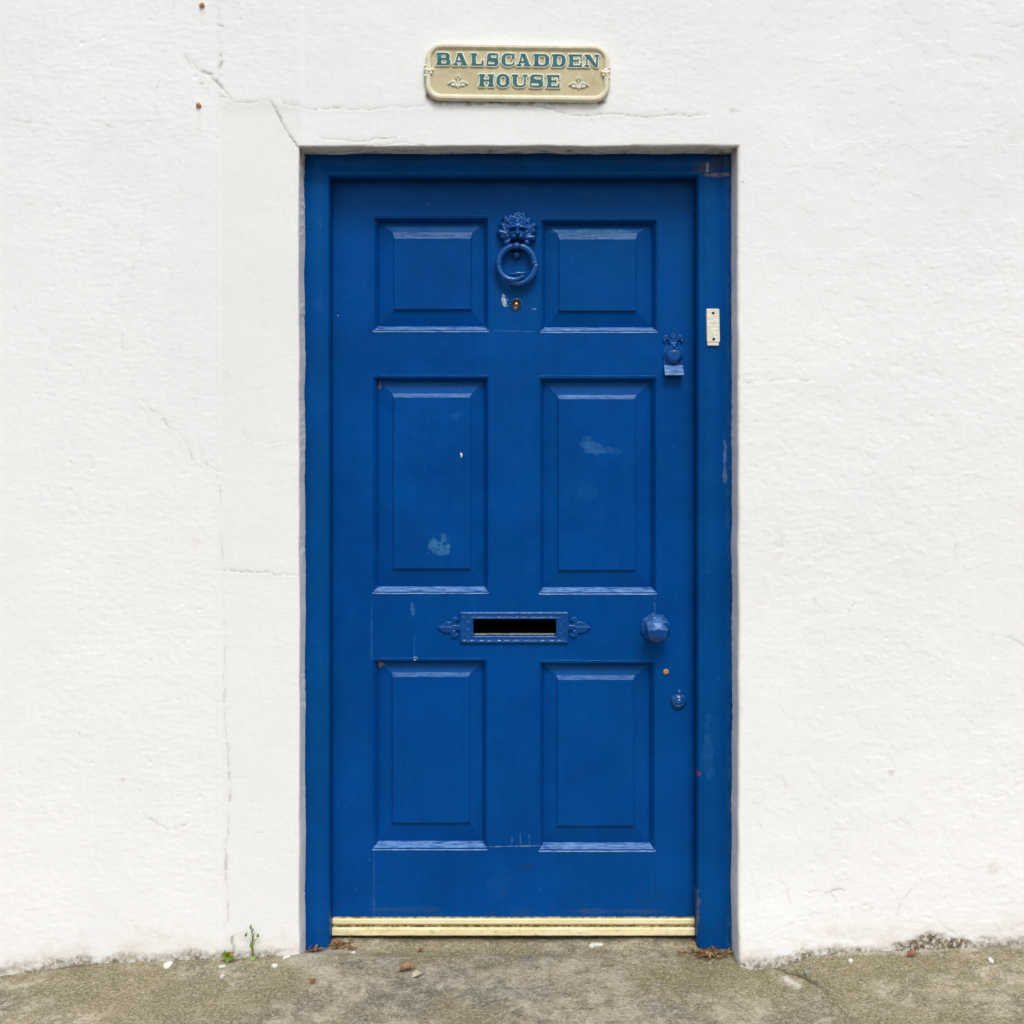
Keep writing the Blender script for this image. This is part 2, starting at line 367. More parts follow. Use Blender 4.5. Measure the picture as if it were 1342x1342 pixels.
# cracks: (polyline in photo pixels, half width px, strength, step)
CR = [
 ([(240,72),(252,82),(262,92),(270,97),(285,108),(297,122),(305,134),(322,136),(332,134),(345,131),(355,134)],0.8,.55,1.0),
 ([(355,134),(361,141),(368,157),(378,175),(390,192)],1.1,.85,1.0),
 ([(371,135),(380,138),(395,141),(420,143),(440,142),(470,144),(500,141),(540,140),(556,138)],0.8,.55,1.3),
 ([(560,130),(600,136),(640,135),(700,138),(722,143),(745,150),(762,152),(790,149),(830,152),(870,151),(925,152)],0.9,.6,1.3),
 ([(264,93),(270,97),(276,98)],1.8,.65,0.4),([(283,105),(287,111),(290,115)],1.7,.65,.4),
 ([(287,10),(290,35),(289,55),(290,80),(291,100)],0.8,.35,.5),([(285,32),(291,33)],1.2,.8,0),([(288,72),(289,74)],1.6,.8,0),([(290,83),(289,88)],1.6,.8,0),
 ([(287,127),(295,128)],1.2,.6,0),([(262,110),(266,110)],1.0,.6,0),
 ([(418,181),(450,184),(475,186),(500,181),(520,180)],0.8,.5,.9),([(470,192),(520,187),(560,190)],0.7,.3,.6),
 ([(228,0),(222,22),(219,50),(214,80),(208,100),(205,130),(206,160)],0.7,.22,.5),
 ([(0,156),(25,158),(60,164),(100,168),(145,168)],0.8,.22,.6),([(120,160),(136,163),(150,168)],0.8,.35,.6),
 ([(190,205),(190,225),(196,245),(188,280),(186,310),(178,340),(165,385),(161,420),(160,450),(166,480),(175,505),(186,528)],0.7,.20,.4),
 ([(186,528),(203,541),(222,562),(240,574),(248,588),(252,602),(268,608),(284,618)],0.9,.42,.9),
 ([(284,618),(288,640),(289,690),(291,745),(290,770),(294,830),(293,900),(296,960)],0.8,.30,.9),
 ([(296,960),(301,1040),(301,1050),(298,1085),(299,1095),(295,1110),(295,1150),(299,1170),(299,1210)],0.9,.36,.8),
 ([(300,1044),(301,1052)],1.2,.6,.2),([(295,1115),(296,1140)],1.1,.5,.2),
 ([(303,1228),(306,1240),(304,1252)],1.4,.8,.2),([(303,1226),(318,1222),(330,1212)],.7,.18,.3),
 ([(290,748),(305,747),(318,750),(350,751),(375,754),(391,755)],0.8,.5,.9),
 ([(288,480),(300,495),(312,505),(325,515)],0.7,.22,.4),([(318,568),(328,577),(345,580),(370,580)],.7,.22,.4),
 ([(190,1070),(203,1079),(218,1087),(232,1084),(246,1081)],0.8,.45,.5),([(330,1090),(345,1092)],.7,.3,.4),
 ([(1305,29),(1315,34),(1325,37),(1342,33),(1380,35)],0.9,.5,.9),([(1298,78),(1302,90)],.8,.3,.4),([(1325,160),(1342,170)],.8,.3,.4),
 ([(1207,55),(1210,78)],.6,.25,.2),([(978,325),(1010,328),(1100,324),(1160,326),(1250,324)],.8,.14,.6),
 ([(970,502),(1010,500),(1048,497),(1062,500)],0.9,.35,1.0),
 ([(1126,575),(1128,586),(1135,595),(1147,604)],0.8,.35,.8),([(1180,585),(1190,600),(1195,625)],.7,.28,.6),
 ([(1000,691),(1012,693),(1022,703),(1027,718),(1015,712)],0.9,.35,.9),([(1007,755),(1008,762),(1014,764)],.8,.3,.5),
 ([(1066,785),(1074,798),(1090,806),(1108,805),(1120,792)],0.9,.32,.9),([(1245,700),(1252,715),(1253,740)],.8,.25,.5),
 ([(1140,820),(1160,828),(1185,826),(1205,830)],.9,.3,.9),([(1300,832),(1315,834),(1330,840),(1345,848)],1.0,.5,.9),
 ([(1008,1000),(1020,1012),(1028,1024),(1030,1035)],.8,.32,.6),([(970,1054),(998,1051)],.7,.3,.5),([(993,1070),(997,1085)],.8,.35,.4),
 ([(1062,1170),(1075,1167),(1088,1170),(1100,1165),(1107,1167)],1.1,.62,1.0),([(1088,1170),(1095,1183)],.8,.4,.4),
 ([(1115,1189),(1135,1186),(1143,1190)],.9,.45,.8),([(1003,1225),(1015,1219),(1026,1217),(1040,1208)],1.1,.55,.8),
 ([(1042,1202),(1060,1198),(1095,1194),(1103,1210),(1112,1225),(1128,1243)],.8,.4,.7),
 ([(1175,1200),(1182,1182),(1192,1165),(1205,1168)],.9,.3,.9),([(1225,1204),(1240,1215),(1258,1230),(1268,1240)],.9,.4,.7),
 ([(1170,1065),(1190,1082),(1198,1090)],.8,.3,.6),([(1294,1047),(1320,1040),(1342,1022)],.8,.28,.6),
 ([(1284,1228),(1298,1230)],1.0,.7,.3),([(985,1140),(993,1180)],.7,.3,.4),([(1022,1150),(1030,1165),(1036,1185)],.7,.3,.4),
]
SPOTS = [(1168,1012,5,.5,'c'),(1302,1138,9,.5,'b'),(1222,1224,5,.4,'b'),(1276,1070,3,.6,'b'),(258,708,6,.25,'b'),(1018,730,7,.25,'b'),
         (973,240,2,.6,'c'),(968,310,2,.6,'c'),(1330,180,12,.18,'b'),(960,145,4,.4,'c'),(966,144,2,.5,'c'),
         (970,860,5,.3,'b'),(972,930,4,.3,'b'),(997,790,4,.2,'b'),(1060,700,14,.08,'b'),(105,960,1.5,.6,'c'),(160,1022,3,.35,'c')]

def axis(segs):
    out = []
    for a, b, st in segs:
        n = max(1, int(round(abs(b - a) / st)))
        out.append(np.linspace(a, b, n + 1)[:-1])
    out.append(np.array([segs[-1][1]]))
    return np.concatenate(out)

def wall_relief(X, Z):
    sm = sstep(wx(282), wx(292), X) * sstep(OX0 + 0.01, OX0 - 0.01, X) * sstep(wz(128), wz(150), Z)   # smoother trowelled strip left of door
    rough = (0.55 + 0.9 * sstep(-0.25, 0.35, fbm(X * 1.3, Z * 1.3, 5, 3))) * (1 - 0.6 * sm)
    h = 0.0035 * fbm(X * 1.2, Z * 1.2, 1, 3)
    h += 0.00035 * rough * fbm(X * 10 + 0.4 * fbm(X * 5, Z * 5, 8, 2), Z * 16, 2, 4)
    h += 0.00038 * rough * fbm(X * 50, Z * 80, 3, 3)
    # layers of old limewash: raised islands with hard little lips
    q = fbm(X * 7, Z * 8, 11, 5, 0.6)
    right = 0.45 + 0.8 * sstep(0.5, 0.8, X)
    h += 0.00040 * right * (sstep(0.16, 0.19, q) + sstep(-0.30, -0.27, q))
    h += 0.0012 * sstep(wx(283), wx(290), X) * (1 - sm) * sstep(OX0 + 0.02, OX0, X)
    h -= 0.0006 * sm
    # pock marks
    pk = perlin(X * 70, Z * 70, 21)
    h -= 0.0010 * rough * sstep(0.42, 0.6, pk)
    return h, sm

def wall_surface():
    f = 0.0032
    ex = 0.022
    xs = axis([(-5.5, -1.6, 0.08), (-1.6, -1.36, 0.02), (-1.36, OX0 - ex, f), (OX0 - ex, OX0, 0.0016), (OX0, OX1, f), (OX1, OX1 + ex, 0.0016),
               (OX1 + ex, 1.36, f), (1.36, 1.6, 0.02), (1.6, 5.5, 0.08)])
    zs = axis([(-0.12, OZ1, f), (OZ1, OZ1 + ex, 0.0016), (OZ1 + ex, 2.46, f), (2.46, 2.7, 0.02), (2.7, 5.6, 0.08)])
    X, Z = np.meshgrid(xs, zs, indexing='ij')
    h, sm = wall_relief(X, Z)
    mk = np.zeros(X.shape + (4,))
    mk[..., 3] = sm * 0.8
    jx = 0.0055 * fbm(X * 26, Z * 26, 41, 4, 0.6); jz = 0.0055 * fbm(X * 26, Z * 26, 47, 4, 0.6)
    for pts, hw, st, stp in CR:
        if pts[0][0] > 970: st *= 0.75; stp *= 0.7
        P = [(wx(a), wz(b)) for a, b in pts]
        x0 = min(p[0] for p in P) - 0.03; x1 = max(p[0] for p in P) + 0.03
        z0 = min(p[1] for p in P) - 0.03; z1 = max(p[1] for p in P) + 0.03
        i0, i1 = np.searchsorted(xs, [x0, x1]); j0, j1 = np.searchsorted(zs, [z0, z1])
        if i1 <= i0 or j1 <= j0: continue
        sx = X[i0:i1, j0:j1] + jx[i0:i1, j0:j1]; sz = Z[i0:i1, j0:j1] + jz[i0:i1, j0:j1]
        best = np.full(sx.shape, 9.0); side = np.zeros(sx.shape)
        for (ax, az), (bx, bz) in zip(P[:-1], P[1:]):
            dx, dz = bx - ax, bz - az; L = dx * dx + dz * dz + 1e-12
            t = np.clip(((sx - ax) * dx + (sz - az) * dz) / L, 0, 1)
            ex_, ez_ = sx - (ax + t * dx), sz - (az + t * dz)
            d = np.hypot(ex_, ez_)
            c = np.sign(dx * ez_ - dz * ex_)
            b_ = d < best
            best = np.where(b_, d, best); side = np.where(b_, c, side)
        width = hw / PX * 1.25 * (0.75 + 0.5 * np.clip(fbm(sx * 30, sz * 30, 51, 2) + 0.5, 0, 1))
        core = np.exp(-(best / width) ** 2)
        mod = 0.25 + 0.75 * (1 - (st > 0.5) * 0.0) *  sstep(-0.25, 0.3, fbm(sx * 22, sz * 22, 53, 2))
        h[i0:i1, j0:j1] += -0.0022 * core * st * (mod if st < 0.5 else 0.6 + 0.4 * mod) - 0.0010 * stp * side * np.exp(-best / 0.006) * (1 - core) * 0.8
        mk[i0:i1, j0:j1, 0] = np.maximum(mk[i0:i1, j0:j1, 0], core * st * 0.85 * (mod if st < 0.5 else 0.6 + 0.4 * mod))
    for px_, py_, r, st, kind in SPOTS:
        d = np.hypot(X - wx(px_) + jx * 1.5, Z - wz(py_) + jz * 1.5) / (r / PX)
        k = sstep(1.2, 0.5, d) * st * 0.55
        ch = 0 if kind == 'c' else 2
        mk[..., ch] = np.maximum(mk[..., ch], k)
    # foot of the wall: grime and algae in patches just above the ground
    ag = Z - base_profile(X)
    nz1 = fbm(X * 14, Z * 30, 61, 4, 0.6); nz2 = fbm(X * 4, Z * 9, 63, 3)
    line = sstep(0.030 + 0.022 * nz2, 0.0, ag + 0.020 * nz1) * sstep(-0.30, 0.10, nz2 + 0.35 * nz1)
    pmask = sstep(wx(1160), wx(1180), X) * sstep(wx(1285), wx(1262), X)
    top = 0.016 + 0.022 * np.exp(-((X - wx(1222)) / 0.07) ** 2)
    patch = sstep(top + 0.012, top - 0.006, ag + 0.012 * nz1) * pmask
    pm2 = sstep(wx(1285), wx(1300), X) * sstep(0.030, 0.008, ag + 0.016 * nz1) * 0.7
    lp = sstep(wx(25), wx(35), X) * sstep(wx(55), wx(48), X) * sstep(0.014, 0.002, ag + 0.008 * nz1)
    pm3 = sstep(wx(1035), wx(1060), X) * sstep(wx(1165), wx(1140), X) * sstep(0.020, 0.004, ag + 0.014 * nz1) * 0.8
    mk[..., 1] = np.clip(np.maximum.reduce([0.9 * line, patch * 1.1, pm2, lp, pm3]), 0, 1.2)
    mk[..., 2] = np.maximum(mk[..., 2], 0.34 * sstep(0.085, 0.0, ag + 0.06 * nz1 + 0.03 * nz2))
    # rust run below the plugs
    for px_, py_, L in ((265, 10, 40), (261, 141, 60)):
        k = np.exp(-((X - wx(px_)) / 0.006) ** 2) * sstep(wz(py_) + 0.003, wz(py_), Z) * sstep(wz(py_ + L), wz(py_ + 4), Z)
        mk[..., 2] = np.maximum(mk[..., 2], 0.16 * k)
    # grime round the name plate
    pd = np.hypot(np.maximum(np.abs(X - wx(678)) - 0.20, 0), np.maximum(np.abs(Z - wz(96)) - 0.045, 0)) - 0.028
    mk[..., 1] = np.maximum(mk[..., 1], sstep(0.012, 0.0, pd + 0.006 * nz1) * sstep(-0.15, 0.25, fbm(X * 40, Z * 40, 71, 3)) * sstep(0.03, -0.06, Z - wz(96)) * 0.8)
    # stained lintel edge
    le = sstep(0.010, 0.0, np.abs(Z - OZ1) + 0.006 * nz1) * (X > OX0 - 0.004) * (X < OX1 + 0.006)
    mk[..., 2] = np.maximum(mk[..., 2], 0.45 * le)
    # fine grey dirt beside arrises
    # rounded arris towards the opening
    def arris(d, r): 
        t = np.clip((r - d) / r, 0, 1); return r * (1 - np.sqrt(np.clip(1 - t * t, 0, 1)))
    inz = Z <= OZ1
    dl = np.where(X <= OX0, OX0 - X, 9); dr = np.where(X >= OX1, X - OX1, 9)
    dside = np.where(inz, np.minimum(dl, dr), np.hypot(np.minimum(dl, dr), Z - OZ1))
    dtop = np.where((X > OX0) & (X < OX1), Z - OZ1, 9)
    d = np.minimum(dside, dtop)
    rr = np.where(X > 0.3, 0.009, 0.006) + 0.002 * fbm(X * 9, Z * 9, 81, 2)
    Y = -h + arris(d, rr)
    # bulge of the wall at the right hand foot
    Y -= 0.010 * sstep(0.25, 0.0, Z) * np.exp(-((X - OX1 - 0.1) / 0.2) ** 2)
    # wobble of the opening edge
    wob = 0.0030 * fbm(Z * 5, Z * 0 + 3.3, 91, 4)
    fall = np.exp(-np.minimum(np.abs(X - OX0), np.abs(X - OX1)) / 0.02)
    Xw = X + wob * fall * inz
    ftop = np.exp(-np.abs(Z - OZ1) / 0.02)
    Zw = Z + 0.0022 * fbm(X * 8, X * 0 + 1.7, 93, 4) * ftop
    V = np.stack([Xw, Y, Zw], -1).reshape(-1, 3)
    xc = (xs[:-1] + xs[1:]) / 2; zc = (zs[:-1] + zs[1:]) / 2
    hole = ((xc > OX0) & (xc < OX1))[:, None] & (zc < OZ1)[None, :]
    F = grid_faces(len(xs), len(zs), ~hole)
    verts = [V]; faces = [F]; marks = [mk.reshape(-1, 4)]
    off = len(V)
    iL = int(np.argmin(np.abs(xs - OX0))); iR = int(np.argmin(np.abs(xs - OX1))); jT = int(np.argmin(np.abs(zs - OZ1)))
    ys = np.concatenate([np.linspace(0, 1, 30)])
    def strip(edge, axis_name, sgn, seed):
        nonlocal off
        n = len(edge)
        S, T = np.meshgrid(np.arange(n), ys, indexing='ij')
        E = edge[S]                       # n x m x 3
        Yp = E[..., 1] * (1 - T) + (FY + 0.03) * T
        run = E[..., 2] if axis_name == 'x' else E[..., 0]
        ragged = 0.0011 * fbm(run * 70, Yp * 22, seed, 4, 0.7) * (0.4 + sstep(-0.1, 0.3, fbm(run * 5, Yp * 0, seed + 9, 2))) + 0.0028 * fbm(run * 8, Yp * 4, seed + 2, 2)
        am = sstep(0.0, 0.25, T)
        P = E.copy(); P[..., 1] = Yp
        lean = 0.0035 * T
        if axis_name == 'x': P[..., 0] += sgn * ((ragged + 0.0006) * am + lean)
        else: P[..., 2] += (ragged - 0.001) * am - 0.004 * T
        m = np.zeros(P.shape[:2] + (4,))
        gn = fbm(run * 30, Yp * 40, seed + 5, 3)
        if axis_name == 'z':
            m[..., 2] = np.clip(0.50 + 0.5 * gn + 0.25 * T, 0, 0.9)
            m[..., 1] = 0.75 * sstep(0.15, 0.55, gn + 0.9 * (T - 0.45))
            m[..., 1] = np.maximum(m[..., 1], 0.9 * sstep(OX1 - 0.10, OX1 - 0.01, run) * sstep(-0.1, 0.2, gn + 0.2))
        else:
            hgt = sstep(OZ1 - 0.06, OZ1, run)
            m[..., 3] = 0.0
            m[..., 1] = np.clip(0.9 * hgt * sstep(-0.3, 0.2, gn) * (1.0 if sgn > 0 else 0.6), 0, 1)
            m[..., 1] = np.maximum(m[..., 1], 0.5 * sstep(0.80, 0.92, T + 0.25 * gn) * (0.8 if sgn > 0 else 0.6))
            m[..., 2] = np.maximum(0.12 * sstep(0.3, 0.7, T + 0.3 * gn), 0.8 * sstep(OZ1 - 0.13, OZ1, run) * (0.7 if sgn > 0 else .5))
        V2 = P.reshape(-1, 3)
        f2 = grid_faces(n, len(ys), None, off)
        verts.append(V2); faces.append(f2 if (axis_name == 'x' and sgn < 0) or axis_name == 'z' else f2[:, ::-1]); marks.append(m.reshape(-1, 4))
        off += len(V2)
    G = V.reshape(len(xs), len(zs), 3)
    strip(G[iL, :jT + 1].copy(), 'x', 1, 101)
    strip(G[iR, :jT + 1].copy(), 'x', -1, 111)
    strip(G[iL:iR + 1, jT].copy(), 'z', 0, 121)
    # solid masonry behind the skin
    def box(x0, x1, y0, y1, z0, z1):
        nonlocal off
        c = np.array([(x, y, z) for x in (x0, x1) for y in (y0, y1) for z in (z0, z1)])
        f = np.array([(0, 1, 3, 2), (4, 6, 7, 5), (0, 4, 5, 1), (2, 3, 7, 6), (0, 2, 6, 4), (1, 5, 7, 3)]) + off
        verts.append(c); faces.append(f); marks.append(np.zeros((8, 4))); off += 8
    box(-5.49, OX0 - 0.02, 0.04, 0.40, -0.12, 5.58)
    box(OX1 + 0.02, 5.49, 0.04, 0.40, -0.12, 5.58)
    box(OX0 - 0.02, OX1 + 0.02, 0.04, 0.40, OZ1 + 0.02, 5.58)
    me = raw_mesh("house_wall", np.concatenate(verts), np.concatenate(faces))
    add_attr(me, 'marks', np.concatenate(marks))
    return me

wall = finish("house_wall", wall_surface(), M_WALL, None, (0, 0, 0))
tag(wall, "thick whitewashed rendered house wall with hairline cracks around the blue door", "wall")

# ------------------------------------------------------------------ ground
def ground_mesh():
    xs = axis([(-60, -8, 4), (-8, -1.8, 0.3), (-1.8, -1.38, 0.02), (-1.38, 1.38, 0.0034), (1.38, 1.8, 0.02), (1.8, 8, 0.3), (8, 60, 4)])
    ysg = axis([(-120, -12, 6), (-12, -2, 0.4), (-2, -0.45, 0.03), (-0.45, 0.22, 0.0026), (0.22, 0.4, 0.05)])
    X, Y = np.meshgrid(xs, ysg, indexing='ij')
    H = ground_h(X, Y)
    mk = np.zeros(X.shape + (4,))
    n1 = fbm(X * 9, Y * 9, 201, 4); n2 = fbm(X * 40, Y * 40, 203, 3)
    mk[..., 1] = 0.25 + 0.75 * sstep(0.15, 0.45, X + 0.25 * n1) * sstep(-0.34, -0.04, Y + 0.1 * n1)
    mk[..., 1] = np.maximum(mk[..., 1], 0.8 * sstep(-0.16, 0.0, Y + 0.1 * n1) * (X < -0.5))
    jx = 0.006 * n2
    def seg(pts, hw, depth, ch, st):
        best = np.full(X.shape, 9.0)
        for (ax, ay), (bx, by) in zip(pts[:-1], pts[1:]):
            dx, dy = bx - ax, by - ay; L = dx * dx + dy * dy
            t = np.clip(((X + jx - ax) * dx + (Y + jx - ay) * dy) / L, 0, 1)
            best = np.minimum(best, np.hypot(X + jx - ax - t * dx, Y + jx - ay - t * dy))
        c = np.exp(-(best / hw) ** 2)
        mk[..., ch] = np.maximum(mk[..., ch], c * st)
        return c * depth
    H -= seg([(0.665, -0.01), (0.705, -0.07), (0.735, -0.13)], 0.0055, 0.005, 0, 0.8)
    H -= seg([(0.735, -0.13), (0.75, -0.22), (0.775, -0.34), (0.79, -0.5)], 0.0026, 0.0022, 0, 0.5)
    H -= seg([(-0.10, -0.34), (-0.05, -0.28), (0.02, -0.22)], 0.003, 0.001, 2, 0.25)
    H -= seg([(0.35, -0.10), (0.45, -0.12), (0.55, -0.16)], 0.002, 0.001, 0, 0.35)
    H += seg([(0.672, -0.075), (0.690, -0.12)], 0.011, 0.002, 2, 0.95)
    H += seg([(-0.545, -0.03), (-0.47, 0.04), (-0.44, 0.09)], 0.03, 0.004, 2, 0.35)
    # dark seam along wall foot and in the frame corners
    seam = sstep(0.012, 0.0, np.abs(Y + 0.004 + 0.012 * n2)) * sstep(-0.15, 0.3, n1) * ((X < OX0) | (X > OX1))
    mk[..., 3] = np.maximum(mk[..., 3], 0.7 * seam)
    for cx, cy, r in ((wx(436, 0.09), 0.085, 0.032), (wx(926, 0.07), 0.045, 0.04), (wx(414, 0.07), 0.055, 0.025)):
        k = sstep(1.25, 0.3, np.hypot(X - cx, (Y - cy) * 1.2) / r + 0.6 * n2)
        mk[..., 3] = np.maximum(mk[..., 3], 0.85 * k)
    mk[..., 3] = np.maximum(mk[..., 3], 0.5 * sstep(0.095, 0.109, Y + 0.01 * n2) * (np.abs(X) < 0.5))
    # a skirt of mortar left against the right-hand wall
    H += 0.004 * sstep(-0.02, 0.0, Y) * ((X > 0.75)) * (Y < 0.01)
    mk[..., 2] = np.maximum(mk[..., 2], 0.45 * sstep(-0.018, -0.004, Y + 0.008 * n2) * (X > 0.72) * sstep(-0.2, 0.2, n1 + 0.2))
    V = np.stack([X, Y, H], -1).reshape(-1, 3)
    me = raw_mesh("ground", V, grid_faces(len(xs), len(ysg)))
    add_attr(me, 'marks', mk.reshape(-1, 4))
    return me
ground = finish("ground", ground_mesh(), M_GROUND, None, (0, 0, 0))
tag(ground, "worn mossy grey brown concrete pavement in front of the door", None, None, "structure")

# ------------------------------------------------------------------ general mesh builders
def prism_x(bm, prof, x0, x1, n=1, wob=0.0, seed=0):
    """profile of (y,z) swept along x"""
    rows = []
    for i in range(n + 1):
        x = x0 + (x1 - x0) * i / n
        rows.append([bm.verts.new((x, y + wob * float(perlin(x * 30, j * 3.1, seed)), z + wob * float(perlin(x * 30, j * 5.3, seed + 1)))) for j, (y, z) in enumerate(prof)])
    k = len(prof)
    for a, b in zip(rows[:-1], rows[1:]):
        for j in range(k):
            bm.faces.new((a[j], a[(j + 1) % k], b[(j + 1) % k], b[j]))
    bm.faces.new(rows[0]); bm.faces.new(rows[-1][::-1])

def rrect(x0, x1, z0, z1, r, seg=5):
    pts = []
    for cx, cz, a0 in ((x1 - r, z0 + r, -90), (x1 - r, z1 - r, 0), (x0 + r, z1 - r, 90), (x0 + r, z0 + r, 180)):
        for k in range(seg + 1):
            a = rad(a0 + 90 * k / seg); pts.append((cx + r * math.cos(a), cz + r * math.sin(a)))
    return pts

def tube(bm, path, radii, n=10, cap=True):
    path = [Vector(p) for p in path]
    if not hasattr(radii, '__len__'): radii = [radii] * len(path)
    rings = []; up = None
    for i, p in enumerate(path):
        t = (path[min(i + 1, len(path) - 1)] - path[max(i - 1, 0)]).normalized()
        if up is None: up = t.orthogonal().normalized()
        up = (up - t * up.dot(t)).normalized(); s = t.cross(up)
        rings.append([bm.verts.new(p + (up * math.cos(2 * math.pi * k / n) + s * math.sin(2 * math.pi * k / n)) * radii[i]) for k in range(n)])
    for a, b in zip(rings[:-1], rings[1:]):
        for k in range(n): bm.faces.new((a[k], a[(k + 1) % n], b[(k + 1) % n], b[k]))
    if cap: bm.faces.new(rings[0][::-1]); bm.faces.new(rings[-1])

def lathe_y(bm, cx, cz, prof, n=32, y0=0.0, rot=0.0):
    """profile of (radius, protrusion) around an axis pointing at the street"""
    rings = []
    for r, p in prof:
        if r < 1e-6: rings.append([bm.verts.new((cx, y0 - p, cz))])
        else: rings.append([bm.verts.new((cx + r * math.cos(2 * math.pi * k / n + rot), y0 - p, cz + r * math.sin(2 * math.pi * k / n + rot))) for k in range(n)])
    for a, b in zip(rings[:-1], rings[1:]):
        for k in range(n):
            q = [a[k % len(a)], a[(k + 1) % len(a)], b[(k + 1) % len(b)], b[k % len(b)]]
            u = []
            for v in q:
                if v not in u: u.append(v)
            if len(u) > 2: bm.faces.new(u)

def relief(name, cx, cz, hw, hh, step, hfun, ybase, mat, parent, rot=0.0, attr=None, origin=None):
    """carved relief: hfun(u, v) gives the protrusion in metres, <=0 where there is nothing"""
    xs = np.arange(-hw, hw + step, step); zs = np.arange(-hh, hh + step, step)
    X, Z = np.meshgrid(xs, zs, indexing='ij')
    H = hfun(X, Z)
    keep = (H[:-1, :-1] > 0) | (H[1:, :-1] > 0) | (H[1:, 1:] > 0) | (H[:-1, 1:] > 0)
    Y = np.where(H > 0, ybase - H, ybase + 0.0012)
    c, s = math.cos(rot), math.sin(rot)
    V = np.stack([cx + X * c - Z * s, Y, cz + X * s + Z * c], -1).reshape(-1, 3)
    F = grid_faces(len(xs), len(zs), keep)
    used = np.unique(F); mp = np.full(len(V), -1); mp[used] = np.arange(len(used))
    me = raw_mesh(name, V[used], mp[F])
    return finish(name, me, mat, parent, origin)

# 2D shapes (signed distances, negative inside)
def s_circ(x, z, cx, cz, r): return np.hypot(x - cx, z - cz) - r
def s_ell(x, z, cx, cz, rx, rz): return (np.hypot((x - cx) / rx, (z - cz) / rz) - 1) * min(rx, rz)
def s_box(x, z, x0, x1, z0, z1, r=0.0):
    qx = np.abs(x - (x0 + x1) / 2) - (x1 - x0) / 2 + r; qz = np.abs(z - (z0 + z1) / 2) - (z1 - z0) / 2 + r
    return np.hypot(np.maximum(qx, 0), np.maximum(qz, 0)) + np.minimum(np.maximum(qx, qz), 0) - r
def s_seg(x, z, ax, az, bx, bz, r0, r1=None):
    r1 = r0 if r1 is None else r1
    dx, dz = bx - ax, bz - az; t = np.clip(((x - ax) * dx + (z - az) * dz) / (dx * dx + dz * dz), 0, 1)
    return np.hypot(x - ax - t * dx, z - az - t * dz) - (r0 + (r1 - r0) * t)
def s_poly(x, z, pts):
    d = np.full(x.shape, 1e9); ins = np.zeros(x.shape, bool)
    for (ax, az), (bx, bz) in zip(pts, pts[1:] + pts[:1]):
        dx, dz = bx - ax, bz - az; t = np.clip(((x - ax) * dx + (z - az) * dz) / (dx * dx + dz * dz + 1e-12), 0, 1)
        d = np.minimum(d, np.hypot(x - ax - t * dx, z - az - t * dz))
        if bz != az:
            c = ((az > z) != (bz > z)) & (x < (bx - ax) * (z - az) / (bz - az) + ax)
            ins ^= c
    return np.where(ins, -d, d)
U = lambda *a: np.minimum.reduce(a)
def sub(a, b): return np.maximum(a, -b)
def pillow(d, h, r):
    """height profile from a signed distance: rounded shoulder of width r, full height h"""
    t = np.clip(-d / r, 0, 1); return np.where(d < 0, h * np.sqrt(np.clip(1 - (1 - t) ** 2, 0, 1)) + 0.0004, -1)

# ------------------------------------------------------------------ door frame
frame = empty("door_frame", (0, FY, 0), "blue painted timber door frame with rounded inner edge set in the white wall", "door frame")
FX0, FX1, FZ1 = wx(432, FY), wx(914, FY), wz(232, FY)
# profile (w outward from the inner edge, depth behind frame face)
FP = [(0.0, 0.052), (0.0, 0.016), (0.0012, 0.009), (0.004, 0.0045), (0.008, 0.0018), (0.0125, 0.0012), (0.0145, 0.0022), (0.0158, 0.0012), (0.0175, 0.0),
      (0.066, 0.0), (0.0675, 0.0016), (0.069, 0.0002), (0.11, 0.0), (0.11, 0.052)]
def jamb(inner_x, sgn, seed):
    n = 260; z0, z1 = -0.02, FZ1
    zs = np.linspace(z0, z1, n)
    V = []; k = len(FP)
    for z in zs:
        for j, (w_, d_) in enumerate(FP):
            ww = min(w_, 0.11)
            zz = z if z < z1 else z1 + ww      # mitre with the head
            nx = 0.0006 * float(perlin(z * 12, j * 0.7, seed)); ny = 0.0007 * float(perlin(z * 9, j * 0.9, seed + 4)) * (d_ < 0.02)
            fray = 0.002 * float(fbm(np.array(z * 45.), np.array(j * 1.0), seed + 7, 2)) * max(0, 1 - z / 0.10)
            V.append((inner_x + sgn * (ww + nx + fray), FY + d_ + ny, zz))
    F = []
    for i in range(n - 1):
        for j in range(k):
            a = i * k + j; b = i * k + (j + 1) % k
            F.append((a, b, b + k, a + k))
    bm = bmesh.new(); vs = [bm.verts.new(v) for v in V]
    for f in F: bm.faces.new([vs[q] for q in f])
    bm.faces.new(vs[:k])
    return bm_mesh("jamb", bm)
finish("jamb", jamb(FX0, -1, 301), M_FRAME, frame)
finish("jamb", jamb(FX1, 1, 311), M_FRAME, frame)
def head():
    n = 160; k = len(FP); bm = bmesh.new(); rows = []
    for i in range(n + 1):
        t = i / n; row = []
        for j, (w_, d_) in enumerate(FP):
            x = (FX0 - w_) + (FX1 - FX0 + 2 * w_) * t
            z = FZ1 + w_ + 0.0006 * float(perlin(x * 12, j * 0.7, 331)) * (0 < i < n)
            row.append(bm.verts.new((x, FY + d_ + 0.0007 * float(perlin(x * 9, j, 335)) * (d_ < 0.02) + (0 if 0 < i < n else 0.0), z)))
        rows.append(row)
    for a, b in zip(rows[:-1], rows[1:]):
        for j in range(k): bm.faces.new((a[j], a[(j + 1) % k], b[(j + 1) % k], b[j]))
    return bm_mesh("head", bm)
finish("head", head(), M_FRAME, frame)

